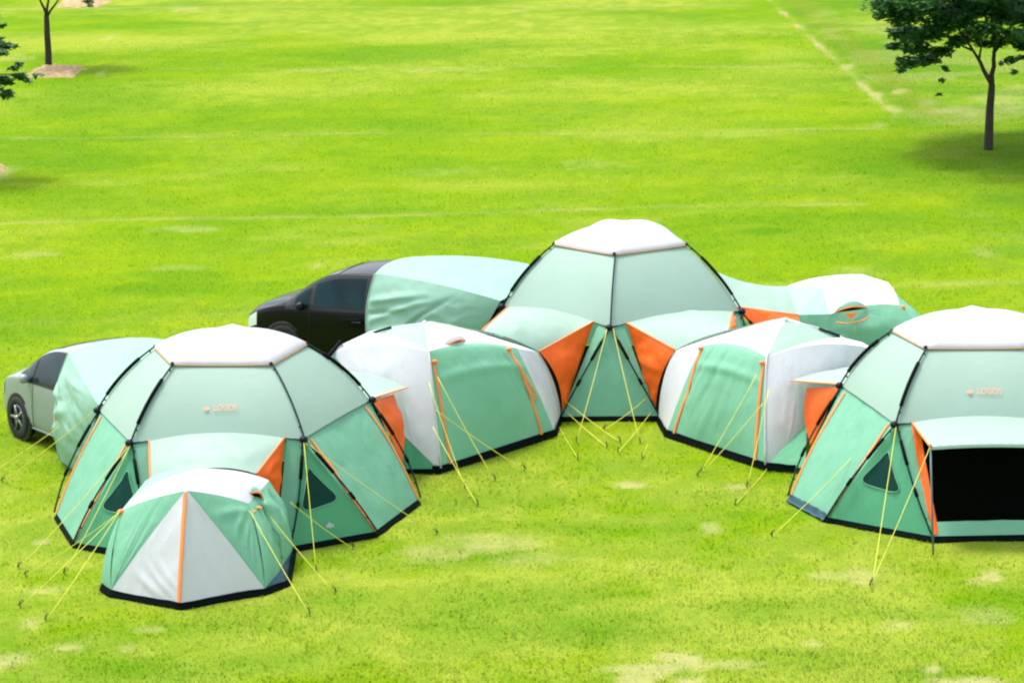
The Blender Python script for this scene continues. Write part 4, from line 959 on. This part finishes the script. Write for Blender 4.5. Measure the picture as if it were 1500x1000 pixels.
def colour(tan, lsh_shade, fur, edge, olive, rough, n1, n2, n3, n4, n5, xx, yy):
    def mix(a, b, k): return a * (1 - k[..., None]) + np.array(b) * k[..., None]
    g = np.zeros(tan.shape + (3,)); g[:] = GRASS_A
    g = mix(g, GRASS_B, np.clip((n4 - .5) * 2.0 + (n3 - .5) * 1.2 + .5, 0, 1))
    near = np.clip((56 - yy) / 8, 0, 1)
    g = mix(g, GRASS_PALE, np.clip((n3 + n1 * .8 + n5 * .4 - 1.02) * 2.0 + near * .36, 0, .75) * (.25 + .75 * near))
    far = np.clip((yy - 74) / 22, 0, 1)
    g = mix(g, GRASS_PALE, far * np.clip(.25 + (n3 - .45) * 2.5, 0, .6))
    g = mix(g, GRASS_DARK, np.clip((n5 - .5) * 1.2 + (n2 - .5) * 1.4 + (n1 - .5) * .9 + .10, 0, .5))
    n6 = fbm(xx, yy, 2.6, 1.3, 131, 5); n7 = fbm(xx, yy, 7.0, 3.0, 151, 4)
    g = mix(g, GRASS_LUSH_SHADE, np.clip((n6 - .52) * 3.2, 0, .55) * np.clip((n7 - .38) * 4, 0, 1))
    g = mix(g, GRASS_PALE, np.clip((.42 - n6) * 3.0, 0, .5) * np.clip((.62 - n7) * 4, 0, 1) * .7)
    g = mix(g, GRASS_LUSH_SHADE, lsh_shade * .75)
    g = mix(g, GRASS_ROUGH, rough * np.clip(.55 + (n4 - .5) * 2.5, .2, .95)); g = mix(g, TAN2, rough * np.clip((n6 - .58) * 5, 0, .3))
    g = mix(g, OLIVE, olive * .55)
    g = mix(g, TAN, np.clip(tan, 0, 1) * .62 * np.where(yy > 60, .6, 1.))
    g = mix(g, TAN2, fur * .55)
    g = mix(g, (.40, .31, .17), edge * .85 * np.clip(n1 * 2.2 - .25, .2, 1))
    g = mix(g, TAN2, np.clip((n2 + n1 * .6 - 1.16) * 5, 0, 1) * .45)
    return g
GRASS_A = (.135, .245, .002); GRASS_B = (.185, .275, .003); GRASS_PALE = (.285, .33, .045); GRASS_DARK = (.095, .205, .003); GRASS_LUSH_SHADE = (.075, .198, .003); GRASS_ROUGH = (.085, .19, .006)
OLIVE = (.15, .19, .015); TAN = (.45, .38, .20); TAN2 = (.29, .28, .10)
idx = np.arange(nx * ny).reshape(ny, nx)
f = np.stack([idx[:-1, :-1], idx[:-1, 1:], idx[1:, 1:], idx[1:, :-1]], -1).reshape(-1, 4)
me = mesh_np('ground', np.stack([XX, YY, ZZ], -1).reshape(-1, 3), f)
col = colour(tan, lsh_shade, fur, edge, olive, rough, n1, n2, n3, n4, n5, XX, YY).reshape(-1, 3)
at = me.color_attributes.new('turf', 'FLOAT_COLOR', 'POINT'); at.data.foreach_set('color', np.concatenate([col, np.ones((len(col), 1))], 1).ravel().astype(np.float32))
mt, nt, b = newmat('lawn turf')
an = nt.nodes.new('ShaderNodeAttribute'); an.attribute_name = 'turf'
tc = nt.nodes.new('ShaderNodeTexCoord'); nz = nt.nodes.new('ShaderNodeTexNoise'); nz.inputs['Scale'].default_value = 14; nz.inputs['Detail'].default_value = 8; nz.inputs['Roughness'].default_value = .7
nt.links.new(tc.outputs['Object'], nz.inputs['Vector'])
rp = nt.nodes.new('ShaderNodeValToRGB'); rp.color_ramp.elements[0].position = .3; rp.color_ramp.elements[0].color = (.80, .84, .7, 1); rp.color_ramp.elements[1].position = .72; rp.color_ramp.elements[1].color = (1.14, 1.10, 1.2, 1)
nt.links.new(nz.outputs['Fac'], rp.inputs['Fac'])
mu = nt.nodes.new('ShaderNodeMix'); mu.data_type = 'RGBA'; mu.blend_type = 'MULTIPLY'; mu.inputs['Factor'].default_value = 1
nt.links.new(an.outputs['Color'], mu.inputs['A']); nt.links.new(rp.outputs['Color'], mu.inputs['B']); nt.links.new(mu.outputs['Result'], b.inputs['Base Color'])
bp = nt.nodes.new('ShaderNodeBump'); bp.inputs['Strength'].default_value = .6; bp.inputs['Distance'].default_value = .05; nt.links.new(nz.outputs['Fac'], bp.inputs['Height']); nt.links.new(bp.outputs['Normal'], b.inputs['Normal'])
b.inputs['Roughness'].default_value = .9; b.inputs['Specular IOR Level'].default_value = .03
me.materials.append(mt); go = bpy.data.objects.new('ground', me); COL.objects.link(go); go['kind'] = 'structure'

# grass blades standing in the turf, thinning out with distance
rg = np.random.default_rng(3); nb = 300000
yb_ = 38.5 + (rg.random(nb) ** 1.9) * 55; half = yb_ * .152 + 1.2; fr_ = (rg.random(nb) * 2 - 1); xb = np.sign(fr_) * half * (np.abs(fr_) * 1.1 + .5 * np.clip(np.abs(fr_) - .8, 0, 1) ** 2 * 12)
keep = np.ones(nb, bool)
for cx, cy, rr in ((-3.806, 47.735, 2.4), (1.729, 54.667, 2.4), (6.285, 47.956, 2.4), (-1.0, 51.15, 1.0), (4.0, 51.1, 1.0), (-4.12, 44.9, 1.1), (5.7, 55.6, 1.0)):
    keep &= (xb - cx) ** 2 + (yb_ - cy) ** 2 > rr * rr
xb, yb_ = xb[keep], yb_[keep]; nb = len(xb)
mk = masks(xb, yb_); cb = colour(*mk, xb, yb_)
k2 = rg.random(nb) > np.clip(mk[0] * .9 + mk[2] * .95 + mk[3] * .9, 0, 1); xb, yb_, cb = xb[k2], yb_[k2], cb[k2]; lsh_shade_b = mk[1][k2]; nb = len(xb)
hgt = (.002 + .016 * rg.random(nb) + .010 * mk[8][k2]) * (1 + .5 * lsh_shade_b) * np.clip(yb_ / 50, .9, 1.3); wdt = (.004 + .004 * rg.random(nb))
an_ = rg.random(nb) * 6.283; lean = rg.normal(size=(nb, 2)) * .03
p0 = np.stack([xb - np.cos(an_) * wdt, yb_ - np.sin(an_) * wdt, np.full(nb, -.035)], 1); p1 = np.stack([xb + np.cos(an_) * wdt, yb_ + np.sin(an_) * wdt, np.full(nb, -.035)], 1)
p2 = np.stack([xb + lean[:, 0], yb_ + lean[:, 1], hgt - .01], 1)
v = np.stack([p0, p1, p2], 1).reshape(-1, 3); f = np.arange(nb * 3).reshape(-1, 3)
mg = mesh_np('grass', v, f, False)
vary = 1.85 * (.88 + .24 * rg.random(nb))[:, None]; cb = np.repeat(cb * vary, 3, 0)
at = mg.color_attributes.new('turf', 'FLOAT_COLOR', 'POINT'); at.data.foreach_set('color', np.concatenate([cb, np.ones((len(cb), 1))], 1).ravel().astype(np.float32))
mt2, nt2, b2 = newmat('grass blades'); a2 = nt2.nodes.new('ShaderNodeAttribute'); a2.attribute_name = 'turf'; nt2.links.new(a2.outputs['Color'], b2.inputs['Base Color']); b2.inputs['Roughness'].default_value = .6; b2.inputs['Specular IOR Level'].default_value = .05
tr = nt2.nodes.new('ShaderNodeBsdfTranslucent'); nt2.links.new(a2.outputs['Color'], tr.inputs['Color']); ms = nt2.nodes.new('ShaderNodeMixShader'); ms.inputs[0].default_value = .5
nt2.links.new(b2.outputs[0], ms.inputs[1]); nt2.links.new(tr.outputs[0], ms.inputs[2]); nt2.links.new(ms.outputs[0], nt2.nodes['Material Output'].inputs['Surface'])
mg.normals_split_custom_set([(0.0, 0.0, 1.0)] * len(mg.loops)); mg.materials.append(mt2); gg = bpy.data.objects.new('grass', mg); COL.objects.link(gg); gg['kind'] = 'stuff'; gg['label'] = 'short mown lawn grass covering the field'; gg['category'] = 'grass'

#@@REST
# ------------------------------------------------------------------ light
w = bpy.data.worlds.new('World'); sc.world = w; w.use_nodes = True
nt = w.node_tree; bg = nt.nodes['Background']
sky = nt.nodes.new('ShaderNodeTexSky'); sky.sky_type = 'NISHITA'; sky.sun_disc = False
SE, SA = R(70), R(-48)      # elevation; azimuth from +Y towards +X
sky.sun_elevation = SE; sky.sun_rotation = SA
sky.dust_density = 3.0; sky.air_density = 1.0
hs = nt.nodes.new('ShaderNodeHueSaturation'); hs.inputs['Saturation'].default_value = .5
nt.links.new(sky.outputs[0], hs.inputs['Color']); nt.links.new(hs.outputs[0], bg.inputs['Color']); bg.inputs['Strength'].default_value = .15
sd = Vector((math.sin(SA) * math.cos(SE), math.cos(SA) * math.cos(SE), math.sin(SE)))
L = bpy.data.lights.new('sun', 'SUN'); L.energy = 1.25; L.angle = R(13); L.color = (1, .95, .86)
lo = bpy.data.objects.new('sun', L); COL.objects.link(lo); lo.rotation_euler = sd.to_track_quat('Z', 'Y').to_euler(); lo.location = (0, 50, 40)
vs_ = sc.view_settings; vs_.view_transform = 'Standard'; vs_.look = 'None'; vs_.exposure = 1.38; vs_.gamma = 1; vs_.use_curve_mapping = False
sc.cycles.use_denoising = True
try: sc.cycles.filter_width = 2.2
except Exception: pass
